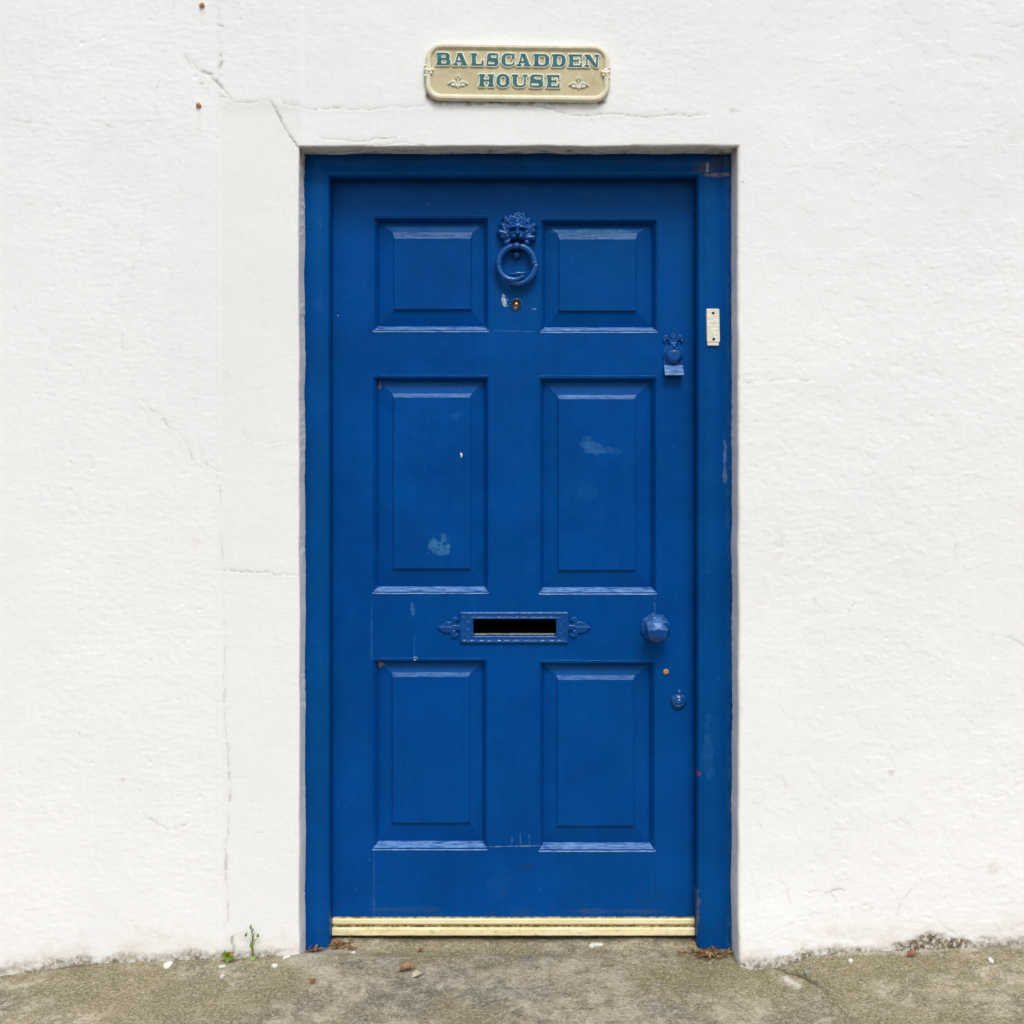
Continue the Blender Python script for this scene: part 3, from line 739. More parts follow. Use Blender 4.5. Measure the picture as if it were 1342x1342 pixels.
# yellow sill
def mat_sill():
    n = NM("pale_yellow_painted_sill")
    sx = n.n('ShaderNodeSeparateXYZ'); n.l(n.pos, sx.inputs[0])
    c = n.mix(n.rng(n.noise(14, 4, 0.6, vec=n.mapping((1, 1, 8))), 0.35, 0.7), (0.83, 0.76, 0.50), (0.76, 0.67, 0.36))
    dirt = n.math('MULTIPLY', n.rng(n.noise(60, 5, 0.75, vec=n.mapping((1, 1, 2.5))), 0.52, 0.68), n.rng(sx.outputs[2], 0.030, 0.050, 1, 0.35))
    c = n.mix(n.math('MULTIPLY', dirt, 0.5), c, (0.22, 0.17, 0.07))
    groove = n.math('MULTIPLY', n.rng(sx.outputs[1], 0.1155, 0.1175), n.rng(n.noise(90, 4, 0.7), 0.35, 0.6, 0.3, 0.95))
    c = n.mix(groove, c, (0.13, 0.105, 0.04))
    chip = n.math('MULTIPLY', n.rng(n.noise(45, 4, 0.7, vec=n.mapping((1, 1, 1), loc=(7, 0, 0))), 0.67, 0.70), n.rng(sx.outputs[2], 0.040, 0.046))
    c = n.mix(chip, c, (0.10, 0.30, 0.33))
    n.bump(n.noise(80, 4), 0.2, 0.001)
    return n.done(c, 0.45, 0.4)
bm = bmesh.new()
tz = wz(1201.5, LY)
prism_x(bm, [(0.1220, tz), (0.1125, tz - 0.0010), (0.1115, tz - 0.0025), (0.1115, wz(1210, 0.1115)), (0.1130, wz(1211.5, 0.1115)), (0.1195, wz(1212, 0.1190)), (0.1195, wz(1215, 0.1190)),
             (0.1125, wz(1215.0, 0.1125)), (0.1065, wz(1216.2, 0.1065)), (0.1052, wz(1218, 0.1052)), (0.1052, wz(1225.3, 0.1052)), (0.1072, wz(1226.8, 0.1052)), (0.17, wz(1226.8, 0.1052)), (0.17, tz)], FX0 + 0.001, FX1 - 0.001, 90, 0.0005, 5)
finish("sill", bm_mesh("sill", bm), mat_sill(), frame, smooth=False)

# ------------------------------------------------------------------ door
doorE = empty("front_door", (wx(671, LY), LY, wz(1200, LY)), "royal blue six panel front door with lion knocker and letter plate", "door")
PAN = [  # outer moulding x0,x1,top,bottom ; field x0,x1,top,bottom (photo pixels)
 ((487,643,282,436),(516,617,310,405)), ((706,864,285,437),(733,834,311,407)),
 ((486,643,491,779),(515,616,519,746)), ((704,863,492,780),(732,833,521,748)),
 ((486,641,862,1115),(514,615,886,1080)), ((704,861,865,1117),(731,831,890,1084))]
def conv(r): return wx(r[0], LY), wx(r[1], LY), wz(r[3], LY), wz(r[2], LY)
SLOT = (wx(619, LY), wx(730, LY), wz(834, LY), wz(809, LY))
holes = []
for o_, f_ in PAN:
    x0, x1, z0, z1 = conv(o_); m_ = 0.007
    holes.append((x0 + m_, x1 - m_, z0 + m_, z1 - m_))
holes.append(SLOT)
def leaf_mesh():
    X0, X1, Z0, Z1 = FX0 - 0.012, FX1 + 0.012, wz(1201, LY), FZ1 + 0.012
    xs = sorted(set([X0, X1] + [h[0] for h in holes] + [h[1] for h in holes])); zs = sorted(set([Z0, Z1] + [h[2] for h in holes] + [h[3] for h in holes]))
    bm = bmesh.new()
    def inh(cx, cz): return any(h[0] < cx < h[1] and h[2] < cz < h[3] for h in holes)
    vf = {}; 
    def vv(x, y, z):
        k_ = (round(x, 6), round(y, 6), round(z, 6))
        if k_ not in vf: vf[k_] = bm.verts.new((x, y, z))
        return vf[k_]
    Yb = LY + 0.042
    solid = lambda i, j: 0 <= i < len(xs) - 1 and 0 <= j < len(zs) - 1 and not inh((xs[i] + xs[i + 1]) / 2, (zs[j] + zs[j + 1]) / 2)
    for i in range(len(xs) - 1):
        for j in range(len(zs) - 1):
            if not solid(i, j): continue
            a, b, c, d = xs[i], xs[i + 1], zs[j], zs[j + 1]
            bm.faces.new((vv(a, LY, c), vv(b, LY, c), vv(b, LY, d), vv(a, LY, d)))
            bm.faces.new((vv(a, Yb, c), vv(a, Yb, d), vv(b, Yb, d), vv(b, Yb, c)))
            if not solid(i - 1, j): bm.faces.new((vv(a, LY, c), vv(a, LY, d), vv(a, Yb, d), vv(a, Yb, c)))
            if not solid(i + 1, j): bm.faces.new((vv(b, LY, c), vv(b, Yb, c), vv(b, Yb, d), vv(b, LY, d)))
            if not solid(i, j - 1): bm.faces.new((vv(a, LY, c), vv(a, Yb, c), vv(b, Yb, c), vv(b, LY, c)))
            if not solid(i, j + 1): bm.faces.new((vv(a, LY, d), vv(b, LY, d), vv(b, Yb, d), vv(a, Yb, d)))
    return bm_mesh("leaf", bm)
finish("leaf", leaf_mesh(), M_LEAF, doorE, smooth=False)

# proud rim, quirk and ovolo; (inset, depth)
MP = [(0.0, 0.0006), (0.0006, -0.0008), (0.0018, -0.0014), (0.0030, -0.0010), (0.0040, -0.0002), (0.0048, 0.0008), (0.0066, 0.0028), (0.0090, 0.0060),
      (0.0115, 0.0098), (0.0140, 0.0140), (0.0160, 0.0190), (0.0172, 0.0225), (0.0174, 0.0260)]
def moulding_mesh(o_, seed, sides):
    """sides: which runs of the moulding to build: 'bottom' or 'rest'"""
    x0, x1, z0, z1 = conv(o_)
    bm = bmesh.new(); rings = []
    N = 60
    for ins, dep in MP:
        r = max(0.0006, 0.007 - ins * 0.55)
        a0, a1, b0, b1 = x0 + ins, x1 - ins, z0 + ins, z1 - ins
        pts = rrect(a0, a1, b0, b1, r, 5)
        # subdivide the straight runs
        full = []
        for q in range(len(pts)):
            p, p2 = pts[q], pts[(q + 1) % len(pts)]
            full.append(p)
            if (q % 6) == 5:
                for t in np.linspace(0, 1, 24)[1:-1]: full.append((p[0] + (p2[0] - p[0]) * t, p[1] + (p2[1] - p[1]) * t))
        ring = []
        for q, (x, z) in enumerate(full):
            j = 0.0006 if ins < 0.015 else 0.0002
            ring.append(bm.verts.new((x + j * float(perlin(q * 0.7, ins * 400, seed)), LY + dep + j * float(perlin(q * 0.6, ins * 300, seed + 3)), z + j * 1.4 * float(perlin(q * 0.8, ins * 350, seed + 6)))))
        rings.append(ring)
    n = len(rings[0])
    zc = z0 + 0.0105; 
    for a, b in zip(rings[:-1], rings[1:]):
        for k in range(n):
            bm.faces.new((a[k], a[(k + 1) % n], b[(k + 1) % n], b[k]))
    # pale material on the bottom run: chalky wear plus painted sky highlight
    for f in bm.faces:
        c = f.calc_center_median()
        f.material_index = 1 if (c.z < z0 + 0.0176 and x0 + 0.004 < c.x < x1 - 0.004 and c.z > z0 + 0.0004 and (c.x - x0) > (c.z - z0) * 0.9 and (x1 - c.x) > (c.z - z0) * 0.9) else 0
    return bm_mesh("moulding", bm)

def panel_mesh(o_, f_, seed, top_w=0.0030, top_o=0.0040):
    x0, x1, z0, z1 = conv(o_); fx0, fx1, fz0, fz1 = conv(f_)
    i = 0.0160
    loops = [((x0 + i, x1 - i, z0 + i, z1 - i), 0.0235), ((fx0 - 0.0035, fx1 + 0.0035, fz0 - 0.0035, fz1 + 0.0035), 0.0150), ((fx0 - 0.0010, fx1 + 0.0010, fz0 - 0.0010, fz1 + 0.0010), 0.0135),
             ((fx0, fx1, fz0, fz1), 0.0095), ((fx0 + 0.0012, fx1 - 0.0012, fz0 + 0.0012, fz1 - 0.0012), 0.0088)]
    # the top shoulder of each field is softened, so it catches the sky
    bm = bmesh.new(); rings = []
    for li, ((a, b, c, d), dep) in enumerate(loops):
        if li == 1: d += 0.003 + (0.006 if seed < 420 else 0)
        if li == 4: d -= 0.0030
        pts = []
        for (p, q) in (((a, c), (b, c)), ((b, c), (b, d)), ((b, d), (a, d)), ((a, d), (a, c))):
            for t in np.linspace(0, 1, 19)[:-1]: pts.append((p[0] + (q[0] - p[0]) * t, p[1] + (q[1] - p[1]) * t))
        rings.append([bm.verts.new((x, LY + dep + (0.0003 * float(perlin(k * 0.5, li * 2.0, seed)) if 0 < li else 0), z + 0.0005 * float(perlin(k * 0.6, li * 2, seed + 2)))) for k, (x, z) in enumerate(pts)])
    n = len(rings[0])
    for a, b in zip(rings[:-1], rings[1:]):
        for k in range(n): bm.faces.new((a[k], a[(k + 1) % n], b[(k + 1) % n], b[k]))
    bm.faces.new(rings[-1])
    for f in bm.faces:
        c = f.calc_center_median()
        if fz1 - top_w < c.z < fz1 + top_o and fx0 - 0.001 < c.x < fx1 + 0.001: f.material_index = 1  # highlight on the upward edge put in as paler colour
    # back of the panel, closes the opening from inside
    B = [bm.verts.new((x, LY + 0.030, z)) for x, z in ((x0 + 0.003, z0 + 0.003), (x1 - 0.003, z0 + 0.003), (x1 - 0.003, z1 - 0.003), (x0 + 0.003, z1 - 0.003))]
    bm.faces.new(B)
    bmesh.ops.recalc_face_normals(bm, faces=bm.faces[:])
    return bm_mesh("panel", bm, False)
for i, (o_, f_) in enumerate(PAN):
    p = finish("panel", panel_mesh(o_, f_, 400 + i * 11, top_o=0.012 if i < 2 else 0.004), M_PANEL, doorE, smooth=False)
    p.data.materials.append(M_TOPLIT)
    me = moulding_mesh(o_, 500 + i * 13, 'all')
    mo = finish("moulding", me, M_MOULD, p)
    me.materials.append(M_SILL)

# ---- letter plate
lp_cx, lp_cz = wx(674, LY), wz(822, LY)
k1 = 1 / 494.6
def lp_h(u, v):
    x, z = u / k1, v / k1            # photo pixels
    body = s_box(x, z, -70.5, 70.5, -20.5, 20.5, 0.8)
    slot = s_box(x, z, -53.0, 54, -10.5, 10.5)
    ax = np.abs(x)
    tip = s_poly(ax, z, [(76, 0), (81, 7.5), (88, 8), (100, 0), (91, -7), (81, -7.5)])
    neck = s_seg(ax, z, 69, 0, 82, 0, 3.6)
    az = np.abs(z)
    curl = s_circ(ax, az, 77.5, 8.5, 5.2)
    eye = s_circ(ax, az, 74.3, 6.2, 2.1)
    d = sub(sub(U(body, tip, neck, curl), slot), eye)
    h = pillow(d * k1, 0.0052, 0.0022)
    h = np.where((h > 0), h + 0.0016 * np.exp(-((np.abs(body + 2.4)) / 1.6) ** 2) * (body < 0), h)
    h = np.where((h > 0) & (body < 0), h + 0.0007 * fbm(x * 0.28, z * 0.28, 601, 3) + 0.0014 * np.exp(-((slot - 1.8) / 1.3) ** 2), h)
    sc_ = np.sin(x * 0.55) * np.sin(z * 0.6 + 1)
    h = np.where((h > 0) & (body < -4) & (slot > 4), h + 0.0006 * sc_, h)
    ridge = np.exp(-(z / 1.5) ** 2) * (ax > 79) * 0.0012
    return np.where(h > 0, h + ridge, h)
lp = relief("letter_plate", lp_cx, lp_cz, 101 * k1, 22 * k1, 0.0009, lp_h, LY, M_IRON, doorE)
tag(lp, "blue painted iron letter plate with fleur ends and open black slot")
# added black box, paints the unlit hall behind the slot
M_BLACK = mat_simple("unlit_hall_black", (0.006, 0.006, 0.006), (0.010, 0.009, 0.008), 50, 0.95, 0.05)
bm = bmesh.new()
sx0, sx1, sz0, sz1 = SLOT
e = 0.004
a = [(sx0 + e, sz0 + e), (sx1 - e, sz0 + e), (sx1 - e, sz1 - e), (sx0 + e, sz1 - e)]
f1 = [bm.verts.new((x, LY + 0.002, z)) for x, z in a]
f2 = [bm.verts.new((x, LY + 0.14, z)) for x, z in a]
for k in range(4): bm.faces.new((f1[k], f1[(k + 1) % 4], f2[(k + 1) % 4], f2[k]))
bm.faces.new(f2)
finish("slot_dark_box", bm_mesh("slot_dark_box", bm), M_BLACK, lp, smooth=False)
M_CREAM_EDGE = mat_simple("bare_metal_edge", (0.45, 0.42, 0.36), (0.10, 0.12, 0.16), 120, 0.5)
bm = bmesh.new()
prism_x(bm, [(LY + 0.003, wz(832.6, LY)), (LY + 0.003, wz(831.2, LY)), (LY + 0.012, wz(831.2, LY)), (LY + 0.012, wz(832.6, LY))], wx(622, LY), wx(727, LY))
finish("flap_edge", bm_mesh("flap_edge", bm), M_CREAM_EDGE, lp, smooth=False)

# ---- lion knocker
def dome(x, z, cx, cz, rx, rz, h0, h):
    q = 1 - ((x - cx) / rx) ** 2 - ((z - cz) / rz) ** 2
    return np.where(q > 0, h0 + h * np.sqrt(np.clip(q, 0, 1)), -1.0)
def ridge(x, z, ax, az, bx, bz, r, h0, h, r1=None):
    d = s_seg(x, z, ax, az, bx, bz, 0.0)
    dx, dz = bx - ax, bz - az
    t = np.clip(((x - ax) * dx + (z - az) * dz) / (dx * dx + dz * dz), 0, 1)
    rr_ = r + ((r1 if r1 is not None else r) - r) * t
    q = 1 - (d / rr_) ** 2
    return np.where(q > 0, h0 + h * np.sqrt(np.clip(q, 0, 1)), -1.0)
def lion_h(u, v):
    x, z = u / k1, v / k1
    an_ = np.arctan2(z, x); lob = 1 + 0.045 * np.cos(14 * an_ + 0.6)
    H = dome(x / lob, z / lob, 0, 0, 24.2, 22.5, 3.6, 6.2)
    # outer mane
    for k in range(14):
        a = rad(-62 + k * (304 / 13.0) + (k % 3 - 1) * 3); a2 = a + 0.22 * (1 if math.cos(a) > 0 else -1)
        ri, ro = 15.0, 20.6 + (1.3 if k % 2 else -0.4)
        H = np.maximum(H, ridge(x, z, ri * math.cos(a), ri * math.sin(a), ro * math.cos(a2) * 1.02, ro * math.sin(a2) * 0.96, 5.0, 3.2 + (k % 2) * 1.4, 6.6, 4.4))
    # inner locks
    for k in range(11):
        a = rad(-45 + k * 27.0)
        a2 = a + (0.38 if math.cos(a) > 0 else -0.38)
        H = np.maximum(H, ridge(x, z, 13.5 * math.cos(a), 1 + 14.0 * math.sin(a), 17.5 * math.cos(a2), 1 + 17.5 * math.sin(a2), 3.4, 6.0, 5.0, 2.8))
    # crest
    for sx in (-3.4, 0, 3.6): H = np.maximum(H, ridge(x, z, sx * 0.6, 14, sx, 20.5, 3.4, 5.0, 5.6, 2.8))
    ax = np.abs(x)
    # ears
    H = np.maximum(H, dome(ax, z, 12.6, 8.6, 3.6, 3.4, 7.0, 4.5))
    H -= 3.0 * np.exp(-(((ax - 12.6) / 1.5) ** 2 + ((z - 8.3) / 1.5) ** 2)) * (H > 0)
    # face
    face = dome(x, z, 0, -1, 13.2, 15.0, 7.0, 10.0)
    H = np.maximum(H, face)
    H = np.maximum(H, ridge(x, z, 0, 10.5, 0, 2, 5.0, 9.5, 6.0, 2.8))       # forehead
    H = np.maximum(H, ridge(ax, z, 3.0, 3.8, 9.2, 2.4, 2.6, 13.0, 5.4, 1.9))  # brow
    H = np.maximum(H, ridge(x, z, 0, 4, 0, -5.0, 2.6, 11.0, 8.6, 3.2))       # nose bridge
    H = np.maximum(H, dome(x, z, 0, -5.6, 4.4, 3.0, 14.5, 8.0))              # nose pad
    H = np.maximum(H, dome(ax, z, 4.0, -9.0, 5.4, 4.6, 11.5, 8.0))           # muzzle
    H = np.maximum(H, dome(ax, z, 8.6, -4.0, 4.0, 5.4, 8.5, 5.0))            # cheeks
    fz = (H > 0)
    H = H - fz * 6.5 * np.exp(-(((ax - 6.2) / 2.9) ** 2 + ((z + 0.4) / 1.5) ** 2))      # eye socket
    H = np.maximum(H, dome(ax, z, 6.0, -0.5, 1.5, 1.2, 9.5, 3.6))
    H = H - fz * 1.8 * np.exp(-((ax - 1.9) / 0.8) ** 2 - ((z + 7.4) / 0.9) ** 2)
    H = H - fz * 2.6 * np.exp(-((ax) / 0.8) ** 2) * (z < -7.5) * (z > -13)
    # mouth
    H = H - fz * 9.0 * np.exp(-((z + 14.6) / 1.8) ** 2) * np.exp(-(x / 8.0) ** 4)
    return np.where(H > 0.2, H * k1 * 1.15 + 0.0003, -1)
lion = relief("door_knocker", wx(678, LY), wz(303, LY), 27 * k1, 27 * k1, 0.00085, lion_h, LY, M_IRON, doorE)
tag(lion, "blue painted lion head knocker holding a twisted ring")
# clamp ball in the mouth, ring, striker
def K(px, py, out): # a point `out` metres in front of the leaf that sits at photo pixel
    Y = LY - out; return (wx(px, Y), Y, wz(py, Y))
bm = bmesh.new()
c = Vector(K(677, 322, 0.024))
bmesh.ops.create_uvsphere(bm, u_segments=16, v_segments=10, radius=0.0115, matrix=Matrix.Translation(c) @ Matrix.Diagonal((1, 1.1, 0.95, 1)))
finish("ring_clasp", bm_mesh("ring_clasp", bm), M_IRON, lion)
def ring_pt(a, R, out): return Vector(K(677 + R * math.cos(a), 345.5 + R * 1.0 * -math.sin(a), out))
bm = bmesh.new()
R0 = 23.6
def arc(a0, a1, n, rfun, Rf=lambda t: R0, of=lambda t: 0.020):
    pts = []; rr_ = []
    for i in range(n + 1):
        t = i / n; a = rad(a0 + (a1 - a0) * t); pts.append(ring_pt(a, Rf(t), of(t))); rr_.append(rfun(t) * k1)
    tube(bm, pts, rr_, 12)
arc(88, 2, 20, lambda t: 4.0 + 0.7 * t)
arc(92, 178, 20, lambda t: 4.0 + 0.7 * t)
arc(12, -8, 8, lambda t: 3.4 + 1.5 * math.sin(math.pi * t))
arc(168, 188, 8, lambda t: 3.4 + 1.5 * math.sin(math.pi * t))
# left strand swings in and lies over; right strand passes below it
arc(182, 300, 26, lambda t: 3.9 - 1.6 * max(0, t - 0.6) / 0.4, lambda t: R0 - 9.5 * max(0, t - 0.35) ** 1.25, lambda t: 0.020 + 0.008 * t)
arc(-2, -132, 26, lambda t: 4.2 - 2.2 * max(0, t - 0.6) / 0.4, lambda t: R0 + 1.5 + 1.5 * t, lambda t: 0.020)
arc(232, 318, 18, lambda t: 0.8 + 2.2 * math.sin(math.pi * t), lambda t: 14.5 + 1.5 * math.cos(2 * math.pi * t), lambda t: 0.016)
finish("knocker_ring", bm_mesh("knocker_ring", bm), M_IRON, lion)
bm = bmesh.new()
lathe_y(bm, wx(677, LY), wz(334.5, LY), [(0.0, 0.015), (0.005, 0.0145), (0.0090, 0.0110), (0.0100, 0.007), (0.008, 0.003), (0.015, 0.0022), (0.016, -0.001)][::-1], 20, LY)
finish("lower_stud", bm_mesh("lower_stud", bm), M_IRON, lion)
bm = bmesh.new()
lathe_y(bm, wx(677, LY), wz(369.5, LY), [(0.0, 0.012), (0.009, 0.0115), (0.0125, 0.009), (0.0135, 0.004), (0.018, 0.002), (0.0185, -0.001)][::-1], 24, LY)
finish("striker", bm_mesh("striker", bm), M_IRON, lion)

# ---- spyhole
M_BRASS = mat_simple("aged_brass", (0.55, 0.42, 0.22), (0.30, 0.22, 0.11), 300, 0.30, 0.5, 0.2, 300, 0.9)
M_DARKM = mat_simple("dark_tarnished_metal", (0.03, 0.03, 0.028), (0.07, 0.065, 0.05), 300, 0.35, 0.5, 0.2, 300, 0.7)
bm = bmesh.new()
lathe_y(bm, wx(676.5, LY), wz(399, LY), [(0.0172, -0.001), (0.0168, 0.0015), (0.0150, 0.0026), (0.0138, 0.0020), (0.0132, 0.0002)], 36, LY)
spy = finish("spyhole", bm_mesh("spyhole", bm), M_IRON, doorE)
bm = bmesh.new()
lathe_y(bm, wx(676.5, LY), wz(399, LY), [(0.0134, 0.0), (0.0130, 0.0034), (0.0112, 0.0040), (0.0098, 0.0022), (0.0075, 0.0010), (0.0040, 0.0006)], 36, LY)
finish("rim", bm_mesh("rim", bm), M_DARKM, spy)
bm = bmesh.new()
lathe_y(bm, wx(676.5, LY), wz(399, LY), [(0.0062, 0.0008), (0.0056, 0.0022), (0.004, 0.0032), (0.002, 0.0037), (0.0, 0.0038)], 28, LY)
finish("lens", bm_mesh("lens", bm), M_BRASS, spy)

# ---- fleur topped latch cover
def latch_h(u, v):
    x, z = u / k1, v / k1      # origin = centre of the round cover (882,465)
    ax = np.abs(x)
    spike = s_poly(ax, z, [(0, 35), (1.6, 30), (3.8, 25.5), (3.0, 20), (2.0, 16), (0, 14), (-3, 16), (-3, 30)])
    lobe = s_circ(ax, z, 9.0, 20.5, 5.0); eye = s_circ(ax, z, 7.8, 17.0, 2.2)
    arm = s_seg(ax, z, 3, 15, 9, 22, 2.4, 3.0)
    back = U(s_circ(x, z, 0, 0, 14.0), s_box(x, z, -13.0, 13.0, -19, 0))
    d = U(back, spike, sub(U(lobe, arm), eye), s_seg(x, z, 0, 12, 0, 19, 4.6, 3.0))
    h = pillow(d * k1, 0.0045, 0.0022)
    h = np.where(h > 0, h + 0.0012 * np.exp(-(lobe / 2.2) ** 2) + 0.0010 * np.exp(-(x / 1.0) ** 2) * (z > 20), h)
    # domed swinging cover: tear drop
    tear = U(s_circ(x, z, 0.3, -0.5, 11.6), s_poly(x, z, [(-9.5, 5.5), (-2.5, 15.5), (3.5, 15.5), (10.3, 5.0), (0, -4)]))
    hc = np.where(tear < 0, 0.0052 + 0.0125 * np.sqrt(np.clip(1 - np.clip(1 + tear / 5.5, 0, 1) ** 2, 0, 1)), -1)
    fl = s_circ(x, z, 0.3, -2.5, 8.8)
    hc = np.where(hc > 0, hc - 0.0016 * np.exp(-(fl / 1.1) ** 2) + 0.0010 * (fl < -1), hc)
    riv = dome(x, z, 0.5, 11.2, 2.6, 2.6, 0, 0.0035)
    hc = np.where((riv > 0) & (hc > 0), hc + riv, hc)
    return np.maximum(h, hc)
latch = relief("latch_cover", wx(882, LY), wz(465, LY), 17 * k1, 37 * k1, 0.0008, latch_h, LY, M_IRON, doorE)
tag(latch, "blue latch cover with fleur tip, round swinging flap and lip painted pale as if skylit")
bm = bmesh.new()
prism_x(bm, [(LY + 0.001, wz(478, LY)), (LY - 0.006, wz(479, LY)), (LY - 0.024, wz(489, LY)), (LY - 0.0255, wz(491.5, LY)), (LY - 0.022, wz(492.5, LY)), (LY + 0.001, wz(487, LY))], wx(870, LY), wx(894.5, LY), 10, 0.0008, 9)
finish("finger_lip", bm_mesh("finger_lip", bm), M_SILL, latch, smooth=False)  # slanted lip gets its sky brightness from the pale colour

# ---- faceted knob
bm = bmesh.new()
kx, kz = wx(858.5, LY), wz(822.5, LY)
lathe_y(bm, kx, kz, [(0.0400, -0.001), (0.0395, 0.0035), (0.0365, 0.0070), (0.0300, 0.0085), (0.0230, 0.0130), (0.0160, 0.0180)], 8, LY, rad(12))
knob = finish("door_knob", bm_mesh("door_knob", bm), M_IRON, doorE, smooth=False)
tag(knob, "faceted blue knob on a wide rose, paint lumpy and shiny")
bm = bmesh.new()
lathe_y(bm, kx, kz, [(0.0130, 0.010), (0.0125, 0.026), (0.0270, 0.032), (0.0355, 0.047), (0.0270, 0.064), (0.0115, 0.0740), (0.0, 0.0742)], 7, LY, rad(90 + 180 / 7))
for v in bm.verts:                       # offset the widest ring for lozenge facets
    p = LY - v.co.y
    if abs(p - 0.047) < 1e-4 or abs(p - 0.0740) < 1e-4:
        dx, dz = v.co.x - kx, v.co.z - kz; a = rad(180 / 7)
        v.co.x = kx + dx * math.cos(a) - dz * math.sin(a); v.co.z = kz + dx * math.sin(a) + dz * math.cos(a)
bmesh.ops.triangulate(bm, faces=[f for f in bm.faces if len(f.verts) == 4])
bmesh.ops.bevel(bm, geom=bm.edges[:], offset=0.0004, segments=1, affect='EDGES')
for f in bm.faces: f.normal_update()
up = [i for i, f in enumerate(bm.faces)]
bmesh.ops.recalc_face_normals(bm, faces=bm.faces[:])
for f in bm.faces:      # sky highlight painted as a paler colour on the upward facets
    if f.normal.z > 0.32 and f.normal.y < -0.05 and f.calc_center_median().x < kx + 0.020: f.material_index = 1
ball = finish("faceted_ball", bm_mesh("faceted_ball", bm), M_IRON, knob, smooth=False)
ball.data.materials.append(M_TOPLIT)

# ---- lower keyhole cover, rusty screw
bm = bmesh.new()
ex_, ez_ = wx(889.3, LY), wz(918.5, LY)
lathe_y(bm, ex_, ez_, [(0.0205, -0.001), (0.0205, 0.004), (0.0185, 0.0072), (0.0150, 0.0090), (0.0130, 0.0120), (0.0112, 0.0125), (0.0100, 0.0108), (0.0085, 0.0108), (0.0075, 0.0126), (0.0, 0.0130)], 10, LY, 0.2)
esc = finish("keyhole_cover", bm_mesh("keyhole_cover", bm), M_IRON, doorE)
tag(esc, "small round blue keyhole cover with a pivot nub on top")
bm = bmesh.new()
lathe_y(bm, wx(890, LY), wz(906.5, LY), [(0.0070, -0.001), (0.0068, 0.006), (0.0045, 0.0095), (0.0, 0.0105)], 16, LY)
finish("pivot", bm_mesh("pivot", bm), M_IRON, esc)
M_RUST = mat_simple("rusty_steel", (0.30, 0.12, 0.035), (0.55, 0.30, 0.12), 260, 0.7, 0.4, 0.6, 260, 0.3)
bm = bmesh.new()
lathe_y(bm, wx(872.7, LY), wz(880.5, LY), [(0.0078, -0.001), (0.0076, 0.0016), (0.0058, 0.0036), (0.0030, 0.0044), (0.0014, 0.0036), (0.0, 0.0034)], 18, LY)
tag(finish("screw", bm_mesh("screw", bm), M_RUST, doorE), "bare rusty screw head below the knob")

# hidden hallway backing so the leaf closes against something solid
# ------------------------------------------------------------------ bell strip on the right jamb
bellE = empty("bell_strip", (wx(934.4, FY), FY, wz(453, FY)), "narrow cream plastic strip with two dark screw holes on right door jamb", "name strip")
M_CRM = mat_simple("old_cream_plastic", (0.80, 0.78, 0.68), (0.70, 0.67, 0.54), 60, 0.5, 0.4, 0.15, 200)
kf = 1 / 503.2
def bell_h(u, v):
    x, z = u / kf, v / kf
    x = x + 0.35 * np.sin(z * 0.07)
    body = s_box(x, z, -8.7, 8.4, -19.5, 24.0, 1.6)
    low = s_box(x, z, -8.2, 7.2, -24.0, -18.5, 1.4)
    h1 = pillow(body * kf, 0.0062, 0.0014); h2 = pillow(low * kf, 0.0048, 0.0012)
    h = np.maximum(h1, h2)
    for hz_ in (18.2, -15.8):
        dd = s_circ(x, z, 0.2, hz_, 1.9); h = np.where((h > 0) & (dd < 0), 0.0012, h)
    r_ = rng.rand
    for (lz, xa, xb) in ((21.2, -5.5, 6), (16.5, -6, -3), (10.2, -3, 6.5), (9.0, -6, 0), (3.8, -5.5, 6.6), (-0.4, -5.5, 1.2), (-1.2, 2.5, 7), (-5.5, 1, 5), (-6.6, -3, -1), (-11.5, 0, 5)):
        g = np.exp(-((z - lz - 0.15 * np.sin(x)) / 0.55) ** 2) * (x > xa) * (x < xb)
        h = np.where(h > 0.003, h - 0.0007 * g, h)
    return h
relief("strip", wx(934.4, FY), wz(429, FY), 10 * kf, 26 * kf, 0.0006, bell_h, FY, M_CRM, bellE)
for hz_ in (18.2, -15.8):
    bm = bmesh.new(); lathe_y(bm, wx(934.6, FY), wz(429, FY) + hz_ * kf, [(0.0036, 0.0008), (0.0034, 0.0020), (0.0018, 0.0026), (0, 0.0022)], 14, FY)
    finish("screw", bm_mesh("screw", bm), M_DARKM, bellE)

# ------------------------------------------------------------------ name plate
M_PLATE = (lambda n: (n.bump(n.noise(120, 4), 0.25, 0.001), n.done(n.mix(n.math('MULTIPLY', n.rng(n.noise(50, 5, 0.7, vec=n.mapping((1, 1, 0.4))), 0.5, 0.72), 0.5), n.mix(n.rng(n.noise(9, 4, 0.6), 0.35, 0.7), (0.57, 0.515, 0.33), (0.50, 0.445, 0.265)), (0.36, 0.31, 0.18)), 0.5, 0.35))[1])(NM("khaki_enamel"))
M_RIM = mat_simple("cream_enamel", (0.66, 0.61, 0.43), (0.78, 0.74, 0.60), 30, 0.5, 0.4, 0.2, 150)
M_LET = mat_simple("cream_letter_edge", (0.80, 0.77, 0.65), (0.72, 0.68, 0.52), 80, 0.5, 0.4, 0.1, 200)
M_TEAL = mat_simple("teal_letter_face", (0.010, 0.105, 0.130), (0.025, 0.175, 0.205), 55, 0.45, 0.4, 0.15, 300)
PR = rad(-0.75); PYB = -0.004
pcx, pcz = wx(678.3, -0.01), wz(95.2, -0.01)
kp = 1 / PX * (D - 0.01) / D
plateE = empty("name_plate", (pcx, PYB, pcz - 0.07), "khaki oval-ended house name plate with raised teal lettering above the door", "sign")
def plate_d(x, z): 
    return s_box(x, z, -120.5, 120.5, -37.3, 37.3, 21)
